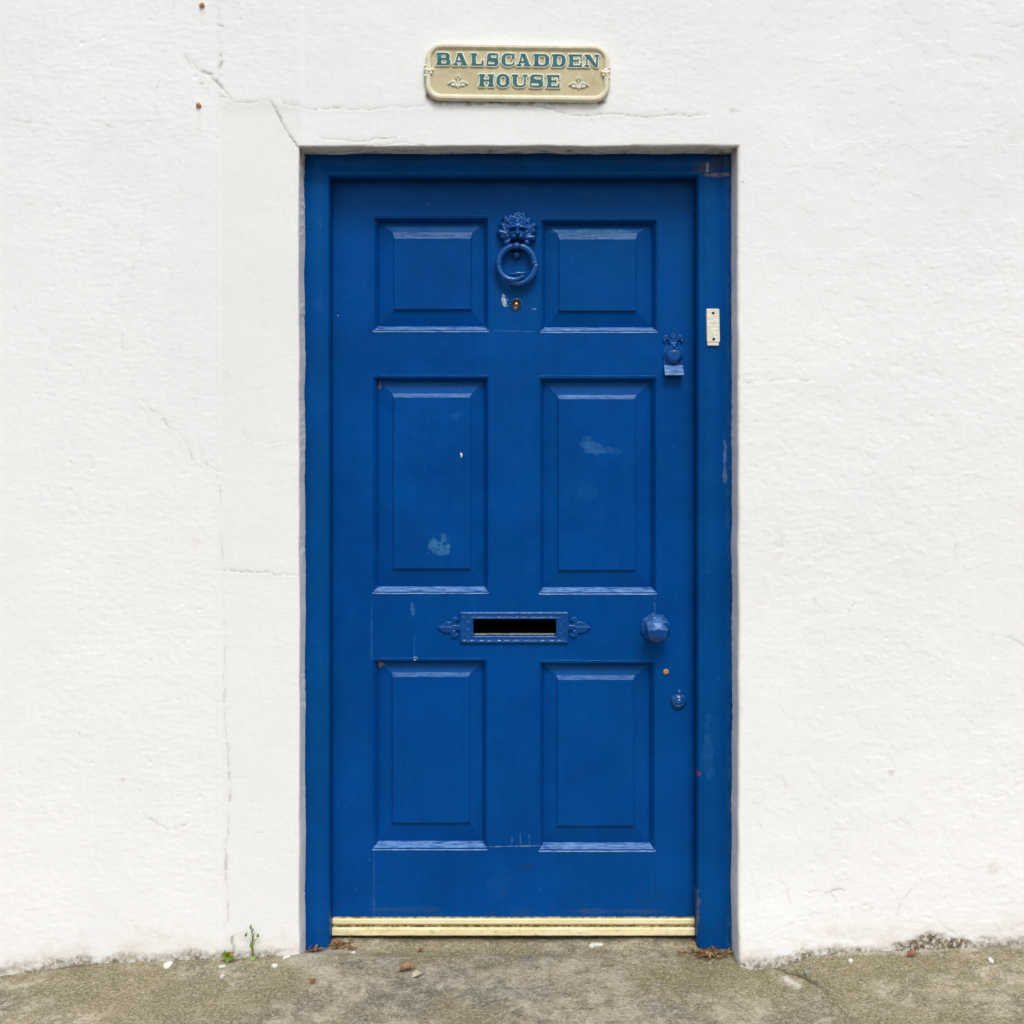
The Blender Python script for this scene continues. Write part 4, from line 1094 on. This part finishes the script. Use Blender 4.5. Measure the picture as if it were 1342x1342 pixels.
def plate_h(u, v):
    x, z = u / kp, v / kp
    d = plate_d(x, z)
    h = pillow(d * kp, 0.0125, 0.0045)
    ins = sstep(-5.0, -8.5, d)
    h = np.where(h > 0, h - 0.0060 * ins, h)
    h = np.where(h > 0, h + 0.0003 * fbm(x * 0.12, z * 0.12, 701, 3), h)
    h = np.where((h > 0) & (np.abs(x - 62) < 0.35) & (z < -15), h - 0.0006, h)
    return h
def sub_rel(name, h, mat, parent, cx, cz, hw, hh, step=0.0009, yb=None):
    c, s = math.cos(PR), math.sin(PR)
    return relief(name, pcx + (cx * c - cz * s) * kp, pcz + (cx * s + cz * c) * kp, hw * kp, hh * kp, step, h, PYB if yb is None else yb, mat, parent, PR)
# field
def field_h(u, v):
    h = plate_h(u, v); d = plate_d(u / kp, v / kp); return np.where(d < -6.5, h, -1)
def rim_h(u, v):
    h = plate_h(u, v); d = plate_d(u / kp, v / kp); return np.where(d >= -7.4, h, -1)
sub_rel("field", field_h, M_PLATE, plateE, 0, 0, 123, 40, 0.0009)
sub_rel("rim", lambda u, v: np.where(rim_h(u, v) > 0, rim_h(u, v) + 0.0002, -1), M_RIM, plateE, 0, 0, 123, 40, 0.0009)
FIELD_Y = PYB - 0.0066

def glyph(ch, x, z, w):
    """heavy slab serif capitals, height 1, width w"""
    B = lambda a, b, c, d, r=0.02: s_box(x, z, a, b, c, d, r)
    t, sh = 0.30, 0.135
    def stem(x0, l=0.08, r=0.08):
        f1 = s_poly(x, z, [(x0 - l, 0), (x0 + t + r, 0), (x0 + t + r, sh), (x0 + t, sh + 0.06), (x0, sh + 0.06), (x0 - l, sh)])
        f2 = s_poly(x, z, [(x0 - l, 1), (x0 + t + r, 1), (x0 + t + r, 1 - sh), (x0 + t, 0.94 - sh), (x0, 0.94 - sh), (x0 - l, 1 - sh)])
        return U(B(x0, x0 + t, 0, 1), f1, f2)
    if ch == 'B':
        up = sub(s_box(x, z, 0.1, w - 0.08, 0.47, 1.0, 0.24), s_box(x, z, 0.08 + t, w - 0.36, 0.58, 0.88, 0.12))
        lo = sub(s_box(x, z, 0.1, w, 0.0, 0.56, 0.26), s_box(x, z, 0.08 + t, w - 0.30, 0.12, 0.45, 0.14))
        return U(stem(0.08, 0.08, 0.0), np.maximum(up, 0.1 - x), np.maximum(lo, 0.1 - x))
    if ch == 'D':
        o = sub(s_box(x, z, 0.0, w, 0.0, 1.0, 0.42), s_box(x, z, 0.08 + t, w - 0.30, 0.12, 0.88, 0.22))
        return U(stem(0.08, 0.08, 0.0), np.maximum(o, 0.2 - x))
    if ch == 'E':
        return U(stem(0.08, 0.08, 0.0), B(0.2, w - 0.02, 0, 0.13), B(0.2, w - 0.04, 0.87, 1), B(0.2, w - 0.28, 0.44, 0.57),
                 s_poly(x, z, [(w - 0.16, 0.0), (w, 0.0), (w, 0.36), (w - 0.07, 0.36)]), s_poly(x, z, [(w - 0.16, 1.0), (w - 0.02, 1.0), (w - 0.02, 0.66), (w - 0.08, 0.66)]), B(w - 0.36, w - 0.26, 0.34, 0.67))
    if ch == 'L':
        return U(stem(0.08), B(0.2, w - 0.02, 0, 0.13), s_poly(x, z, [(w - 0.22, 0.0), (w, 0.0), (w, 0.44), (w - 0.08, 0.44)]))
    if ch == 'H':
        return U(stem(0.08), stem(w - 0.08 - t), B(0.2, w - 0.2, 0.43, 0.57))
    if ch == 'U':
        o = sub(s_box(x, z, 0.10, w - 0.14, 0.0, 1.3, 0.34), s_box(x, z, 0.10 + t, w - 0.26, 0.13, 1.5, 0.2))
        return U(np.maximum(o, z - 0.98), B(0.0, 0.5, 1 - sh, 1), B(w - 0.38, w, 1 - sh, 1))
    if ch == 'N':
        return U(B(0.12, 0.24, 0, 1), B(w - 0.24, w - 0.12, 0, 1), s_poly(x, z, [(0.08, 1), (0.42, 1), (w - 0.12, 0.02), (w - 0.12, 0), (w - 0.38, 0.0), (0.12, 0.86)]),
                 B(0, 0.38, 0, sh), B(0.0, 0.3, 1 - sh, 1), B(w - 0.38, w, 1 - sh, 1))
    if ch == 'A':
        m = w / 2
        return U(s_poly(x, z, [(m - 0.16, 1.0), (m + 0.14, 1.0), (w - 0.04, 0.05), (w - 0.38, 0.05)]), s_poly(x, z, [(m - 0.16, 1.0), (m - 0.04, 1.0), (0.25, 0.05), (0.12, 0.05)]),
                 B(0.24, w - 0.3, 0.27, 0.39), B(0, 0.40, 0, sh), B(w - 0.50, w, 0, sh), B(m - 0.22, m + 0.14, 0.87, 1.0))
    if ch == 'O':
        return sub(s_box(x, z, 0.0, w, -0.02, 1.02, 0.46), s_box(x, z, 0.30, w - 0.30, 0.12, 0.88, 0.2))
    if ch == 'C':
        o = sub(s_box(x, z, 0.0, w + 0.1, -0.02, 1.02, 0.46), s_box(x, z, 0.30, w - 0.06, 0.12, 0.88, 0.22))
        o = np.maximum(o, -s_box(x, z, w - 0.26, w + 0.3, 0.34, 0.60)); o = np.maximum(o, x - w)
        return U(o, B(w - 0.12, w, 0.60, 1.0), s_circ(x, z, w - 0.12, 0.68, 0.10))
    if ch == 'S':
        up = sub(s_box(x, z, 0.02, w - 0.06, 0.42, 1.02, 0.27), s_box(x, z, 0.30, w + 0.2, 0.62, 0.88, 0.10))
        lo = sub(s_box(x, z, 0.0, w, -0.02, 0.62, 0.28), s_box(x, z, -0.2, w - 0.30, 0.12, 0.36, 0.10))
        return U(up, lo, B(w - 0.14, w - 0.04, 0.64, 1.0), B(0.0, 0.11, 0.0, 0.36), s_poly(x, z, [(0.06, 0.62), (0.3, 0.72), (w - 0.04, 0.42), (w - 0.3, 0.3)]))
    return B(0, w, 0, 1)

def place_row(txt, ranges, yc_left, yc_right, H):
    for i, (ch, (a, b)) in enumerate(zip(txt, ranges)):
        a = 530 + a / 4.473; b = 530 + b / 4.473
        cxp = (a + b) / 2 - 678.3
        wpx = b - a - 2.2
        cz_ = yc_left
        ww = wpx / H
        def hL(u, v, ch=ch, ww=ww):
            x, z = u / kp / H + ww / 2, v / kp / H + 0.5
            d = glyph(ch, x, z, ww) - 0.115
            return pillow(d * H * kp, 0.0036, 0.0012)
        def hF(u, v, ch=ch, ww=ww):
            x, z = u / kp / H + ww / 2, v / kp / H + 0.5
            d = glyph(ch, x, z, ww)
            return np.where(d < 0.02, 0.0046, -1)
        L = sub_rel("letter", hL, M_LET, plateE, cxp, cz_, wpx / 2 + 2.5, H / 2 + 2.5, 0.00055, FIELD_Y)
        sub_rel("letter_face", hF, M_TEAL, L, cxp, cz_, wpx / 2 + 1, H / 2 + 1, 0.00055, FIELD_Y)
place_row("BALSCADDEN", [(183, 274), (280, 372), (386, 468), (478, 555), (564, 648), (652, 742), (752, 852), (860, 948), (956, 1044), (1050, 1145)], 16.0, 16, 16.0)
place_row("HOUSE", [(434, 530), (536, 622), (626, 726), (732, 818), (830, 914)], -11.3, -11, 16.0)
def motif(xc):
    def prims(x, z):
        ax = np.abs(x)
        lf = U(s_seg(ax, z, 1.5, -6, 6, -1.2, 1.0, 2.0), s_seg(ax, z, 6, -1.2, 12.5, -3.2, 2.0, 0.9))
        l2 = s_seg(ax, z, 1.2, -5.5, 7.5, -5.0, 0.8, 1.2)
        dia = s_poly(x, z, [(0, 8.6), (3.6, 4.8), (0, 1.0), (-3.6, 4.8)])
        st = s_seg(x, z, 0, 2, 0, -8, 0.8)
        return lf, l2, dia, st
    def hA(u, v):
        x, z = u / kp, v / kp; d = U(*prims(x, z)) - 0.4
        return pillow(d * kp, 0.0034, 0.0012)
    def hB(u, v):
        x, z = u / kp, v / kp; ax = np.abs(x)
        d = U(s_seg(ax, z, 2.8, -4.6, 6, -1.2, 0.55), s_seg(ax, z, 6, -1.2, 11.0, -2.8, 0.6), sub(s_poly(x, z, [(0, 7.2), (2.4, 4.8), (0, 2.4), (-2.4, 4.8)]), s_circ(x, z, 0, 4.8, 0.9)), s_seg(x, z, 0, 0.5, 0, -6.5, 0.3))
        return np.where(d < 0, 0.0042, -1)
    m = sub_rel("leaf_motif", hA, M_LET, plateE, xc, -12.5, 15, 11, 0.0006, FIELD_Y)
    sub_rel("motif_line", hB, M_TEAL, m, xc, -12.5, 15, 11, 0.0006, FIELD_Y)
motif(600.4 - 678.3); motif(758.5 - 678.3)
def rosette(xc, sgn):
    def h(u, v):
        x, z = u / kp, v / kp
        H = dome(x, z, 0, 0, 3.0, 3.0, 0.006, 0.007)
        for k in range(5):
            a = k * 2 * math.pi / 5 + 0.3
            H = np.maximum(H, dome(x, z, 3.8 * math.cos(a), 3.8 * math.sin(a), 2.7, 2.7, 0.0045, 0.0065))
        for dz in (-6.4, 6.2):
            H = np.maximum(H, dome(x, z, sgn * -4.0, dz, 2.6, 2.2, 0.004, 0.006))
        return H
    sub_rel("rosette", h, M_LET, plateE, xc, 0.5, 9, 10, 0.0007, PYB - 0.004)
rosette(-116.0, 1); rosette(115.0, -1)

# ------------------------------------------------------------------ rusty wall plugs (fixed in the wall)
for (px_, py_, lab) in ((265, 7, "rusty screw plug at the very top of the wall"), (260.5, 138, "rusty screw plug below the crack")):
    bm = bmesh.new()
    lathe_y(bm, wx(px_), wz(py_), [(0.0062, -0.006), (0.0066, 0.0015), (0.0058, 0.0045), (0.0040, 0.0065), (0.0015, 0.0068), (0, 0.0050)], 9, 0.0, 0.4)
    for v in bm.verts: v.co += Vector((rng.rand() - .5, rng.rand() - .5, rng.rand() - .5)) * 0.0020
    tag(finish("screw_plug", bm_mesh("screw_plug", bm), mat_simple("rust_plug", (0.40, 0.17, 0.06), (0.58, 0.36, 0.18), 200, 0.8, 0.3, 0.5), wall), lab)

# ------------------------------------------------------------------ plants
M_LEAFG = mat_simple("fresh_green_leaf", (0.10, 0.24, 0.030), (0.19, 0.33, 0.045), 90, 0.5, 0.4, 0.2, 200)
M_LEAFY = mat_simple("yellow_green_leaf", (0.16, 0.22, 0.020), (0.36, 0.28, 0.035), 70, 0.5, 0.4, 0.2, 200)
M_STEM = mat_simple("green_stem", (0.10, 0.17, 0.03), (0.20, 0.22, 0.05), 90, 0.6)
def leaf_blade(bm, base, tip, width, cup=0.2, nrm=(0, -1, 0.3), notch=0.0):
    base, tip = Vector(base), Vector(tip); d = tip - base; L = d.length; d.normalize()
    n_ = Vector(nrm); s = d.cross(n_).normalized(); n_ = s.cross(d).normalized()
    rows = []
    for i in range(9):
        t = i / 8; wv = width * math.sin(math.pi * min(1, t ** 0.75)) ** 0.8 if 0 < t < 1 else 0.0004
        p = base + d * (L * t) + n_ * (L * 0.12 * math.sin(math.pi * t))
        rows.append([bm.verts.new(p + s * wv * q + n_ * abs(q) * wv * cup) for q in (-1, -0.5, 0, 0.5, 1)])
    for a, b in zip(rows[:-1], rows[1:]):
        for k in range(4): bm.faces.new((a[k], a[k + 1], b[k + 1], b[k]))
def P2(px, py, Y): return Vector((wx(px, Y), Y, wz(py, Y)))
clE = empty("clover_weed", (wx(299, -0.02), -0.02, wz(1261, -0.02)), "small yellow green rosette weed growing at the wall foot under the crack", "weed", "weeds growing at the foot of the wall")
for (tx, ty, w_, m_) in ((290, 1249, 4.0, M_LEAFY), (307, 1248, 4.2, M_LEAFY), (291, 1256, 3.8, M_LEAFG), (298, 1261.5, 4.0, M_LEAFG), (307, 1255, 4.0, M_LEAFG), (302, 1259, 3.5, M_LEAFG), (294, 1245, 2.5, M_LEAFY)):
    bm = bmesh.new(); leaf_blade(bm, P2(299, 1253.5, -0.010), P2(tx, ty, -0.026), w_ / PX, 0.25, (0, -1, 0.6))
    finish("leaf", bm_mesh("leaf", bm), m_, clE)
spE = empty("seedling", (wx(332, -0.012), -0.012, wz(1258, -0.012)), "thin upright green seedling with tiny buds growing against the wall foot", "weed", "weeds growing at the foot of the wall")
bm = bmesh.new()
Ys = -0.014
tube(bm, [P2(331.5, 1256, Ys), P2(331, 1245, Ys), P2(330.3, 1235, Ys), P2(331.2, 1225, Ys), P2(330.0, 1216, Ys)], [0.0016, 0.0019, 0.0017, 0.0014, 0.0008], 6)
for pts in ([(331.5, 1234), (336, 1231), (339.5, 1227)], [(330.4, 1240), (328, 1234), (327.3, 1229)], [(331.3, 1229), (333.5, 1224), (334.3, 1221)], [(330.5, 1224), (329, 1219), (329, 1215)]):
    tube(bm, [P2(a, b, Ys - 0.004 * i) for i, (a, b) in enumerate(pts)], [0.0009, 0.0008, 0.0005], 5)
finish("stem", bm_mesh("stem", bm), M_STEM, spE)
for (a, b, c_, d_, w_) in ((329, 1217.5, 329, 1211, 1.4), (322, 1227.5, 324, 1221, 1.6), (338, 1228, 338.8, 1223, 1.7), (331.5, 1220, 332.2, 1216, 1.0), (329.5, 1242, 327.5, 1236, 1.2), (331.5, 1246, 330, 1237, 1.7), (331, 1233, 333, 1226, 1.3), (330.5, 1240, 334, 1234, 1.1)):
    bm = bmesh.new(); leaf_blade(bm, P2(a, b, Ys), P2(c_, d_, Ys - 0.004), w_ / PX, 0.5); finish("bud", bm_mesh("bud", bm), M_LEAFG, spE)
bm = bmesh.new(); leaf_blade(bm, P2(332.3, 1252.5, -0.012), P2(331.8, 1260, -0.022), 3.8 / PX, 0.15, (0, -1, 0.5)); finish("leaf", bm_mesh("leaf", bm), M_LEAFG, spE)

# ------------------------------------------------------------------ things lying on the ground
def gy(px, py):
    """depth at which the pavement is seen at that photo pixel"""
    y = 0.0
    for _ in range(12):
        x = wx(px, y); z = float(ground_h(np.array([x]), np.array([y]))[0])
        s = (CZ - z) / ((py - HZ) / PX) * D   # D+y
        y = s - D
    return x, y, z
M_FLAKE = mat_simple("white_paint_flake", (0.72, 0.72, 0.69), (0.55, 0.54, 0.49), 120, 0.7)
M_DRY = mat_simple("dry_brown_leaf", (0.16, 0.085, 0.035), (0.36, 0.22, 0.085), 70, 0.7)
M_DRY2 = mat_simple("red_brown_leaf", (0.17, 0.065, 0.03), (0.27, 0.12, 0.06), 90, 0.7)
def flake(px, py, rx, ry, seed, label, mat=M_FLAKE, name="paint_flake", cat="paint flake", group="flakes and chips lying on the pavement", th=0.0016, tilt=0.15):
    x, y, z = gy(px, py); r = random.Random(seed); bm = bmesh.new(); n = 9
    sx, sy = rx / PX, ry / PX * 2.0; tilt *= 0.4
    up = []; lo = []
    for k in range(n):
        a = 2 * math.pi * k / n; q = 0.6 + 0.55 * r.random()
        dx, dy = sx * q * math.cos(a), sy * q * math.sin(a)
        up.append(bm.verts.new((x + dx, y + dy, z + th + 0.001 + dy * tilt))); lo.append(bm.verts.new((x + dx, y + dy, z - 0.0005 + dy * tilt)))
    c = bm.verts.new((x, y, z + th + 0.0022))
    for k in range(n):
        bm.faces.new((up[k], up[(k + 1) % n], c)); bm.faces.new((lo[k], lo[(k + 1) % n], up[(k + 1) % n], up[k]))
    bm.faces.new(lo[::-1])
    return tag(finish(name, bm_mesh(name, bm), mat, None, None, False), label, cat, group)
flake(220, 1266, 6.5, 3.5, 1, "largest white paint flake on the pavement at the far left wall foot", tilt=0.5, th=0.003)
flake(291, 1267, 4.5, 1.8, 2, "flat white paint flake on the pavement just below the rosette weed")
flake(360, 1266.5, 5.0, 2.6, 3, "square white paint flake lying between the seedling and the left door jamb")
flake(376, 1255.5, 6.5, 2.8, 4, "long white paint flake leaning at the wall corner left of the door", tilt=0.5)
flake(782, 1238.5, 9, 1.8, 5, "white splash shaped paint flake below the right part of the yellow sill")
flake(776, 1241.0, 4, 1.2, 55, "tiny white chip touching the splash shaped flake below the sill")
flake(1114.5, 1259.5, 3.4, 2.4, 6, "round white chip on the mossy pavement right of the crack")
flake(1299, 1259.5, 3.8, 3.6, 7, "bright white chip at the far right of the pavement", tilt=0.5)
flake(986, 1269.5, 6.5, 1.8, 8, "white flake tucked under the right wall corner")
flake(1057, 1276, 3.6, 3.0, 9, "small blue green pebble on the mossy pavement right of the crack", mat=mat_simple("green_stone", (0.15, 0.21, 0.18), (0.21, 0.28, 0.24), 100, 0.6), name="pebble", cat="pebble", th=0.005)
flake(291.5, 1281, 3.2, 2.6, 10, "small grey round pebble on the pavement below the rosette weed", mat=mat_simple("grey_stone", (0.42, 0.41, 0.38), (0.55, 0.53, 0.50), 100, 0.7), name="pebble", cat="pebble", th=0.004)
flake(463, 1249, 3.4, 1.6, 11, "small white grit patch on the step near the left jamb")

def dryleaf(px, py, L, ang, w_, mat, label, lift=0.004, grp="dead leaves lying on the pavement"):
    x, y, z = gy(px, py); bm = bmesh.new(); L = L / PX
    b = Vector((x - math.cos(ang) * L / 2, y - math.sin(ang) * L / 2, z + 0.002)); t = Vector((x + math.cos(ang) * L / 2, y + math.sin(ang) * L / 2, z + lift + 0.003))
    leaf_blade(bm, b, t, w_ / PX, 0.5, (0, -0.3, 1))
    return tag(finish("dead_leaf", bm_mesh("dead_leaf", bm), mat, None), label, "leaf", grp)
dryleaf(535, 1273, 24, 0.1, 5, M_DRY, "curled golden brown dead leaf in the middle left of the pavement", 0.010)
dryleaf(552, 1247.5, 9, 0.2, 3, M_DRY2, "tiny russet leaf scrap just below the yellow sill")
dryleaf(410, 1288.5, 11, 0.9, 3, M_DRY2, "small reddish leaf scrap on the pavement below the left wall corner")
dryleaf(1196, 1254, 15, 0.0, 4, M_DRY2, "rust brown leaf under the mossy patch of the right wall", 0.006)
dryleaf(547, 1280, 14, 0.5, 5, mat_simple("pale_leaf", (0.36, 0.32, 0.22), (0.48, 0.43, 0.32), 80, 0.8), "pale bleached leaf beside the curled golden leaf", 0.002)

def litter(cx, cy, spread, n, seed, label):
    r = random.Random(seed); bm = bmesh.new()
    for _ in range(n):
        x = cx + r.gauss(0, spread); y = cy + r.gauss(0, spread * 0.5); z = float(ground_h(np.array([x]), np.array([y]))[0])
        a = r.uniform(0, 2 * math.pi); L = r.uniform(0.008, 0.024); el = r.uniform(-0.1, 0.7)
        b = Vector((x, y, z + 0.002)); t = b + Vector((math.cos(a) * L, math.sin(a) * L * 0.6, L * el))
        if r.random() < 0.5: leaf_blade(bm, b, t, r.uniform(0.0015, 0.004), 0.6, (0, -0.5, 1))
        else: tube(bm, [b, (b + t) / 2 + Vector((0, 0, 0.003)), t], [0.0007, 0.0008, 0.0004], 4)
    me = bm_mesh("leaf_litter", bm)
    o = finish("leaf_litter", me, M_DRY, None); me.materials.append(mat_simple("dark_litter", (0.09, 0.05, 0.025), (0.22, 0.12, 0.05), 120, 0.8))
    idx = [1 if r.random() < 0.6 else 0 for _ in range(len(me.polygons))]
    # colour whole scraps, not single faces
    idx = [(k // 32) % 2 for k in range(len(me.polygons))]
    me.polygons.foreach_set('material_index', idx)
    return tag(o, label, "leaf litter", None, "stuff")
litter(wx(447, 0.09), 0.080, 0.017, 80, 3, "tangle of brown dead leaf bits at the foot of the left door jamb")
litter(wx(925, 0.06), 0.042, 0.024, 120, 4, "brown dead leaves and twigs heaped at the foot of the right door jamb")
litter(wx(412, 0.07), 0.055, 0.009, 16, 5, "dark grit and twigs under the left door jamb")
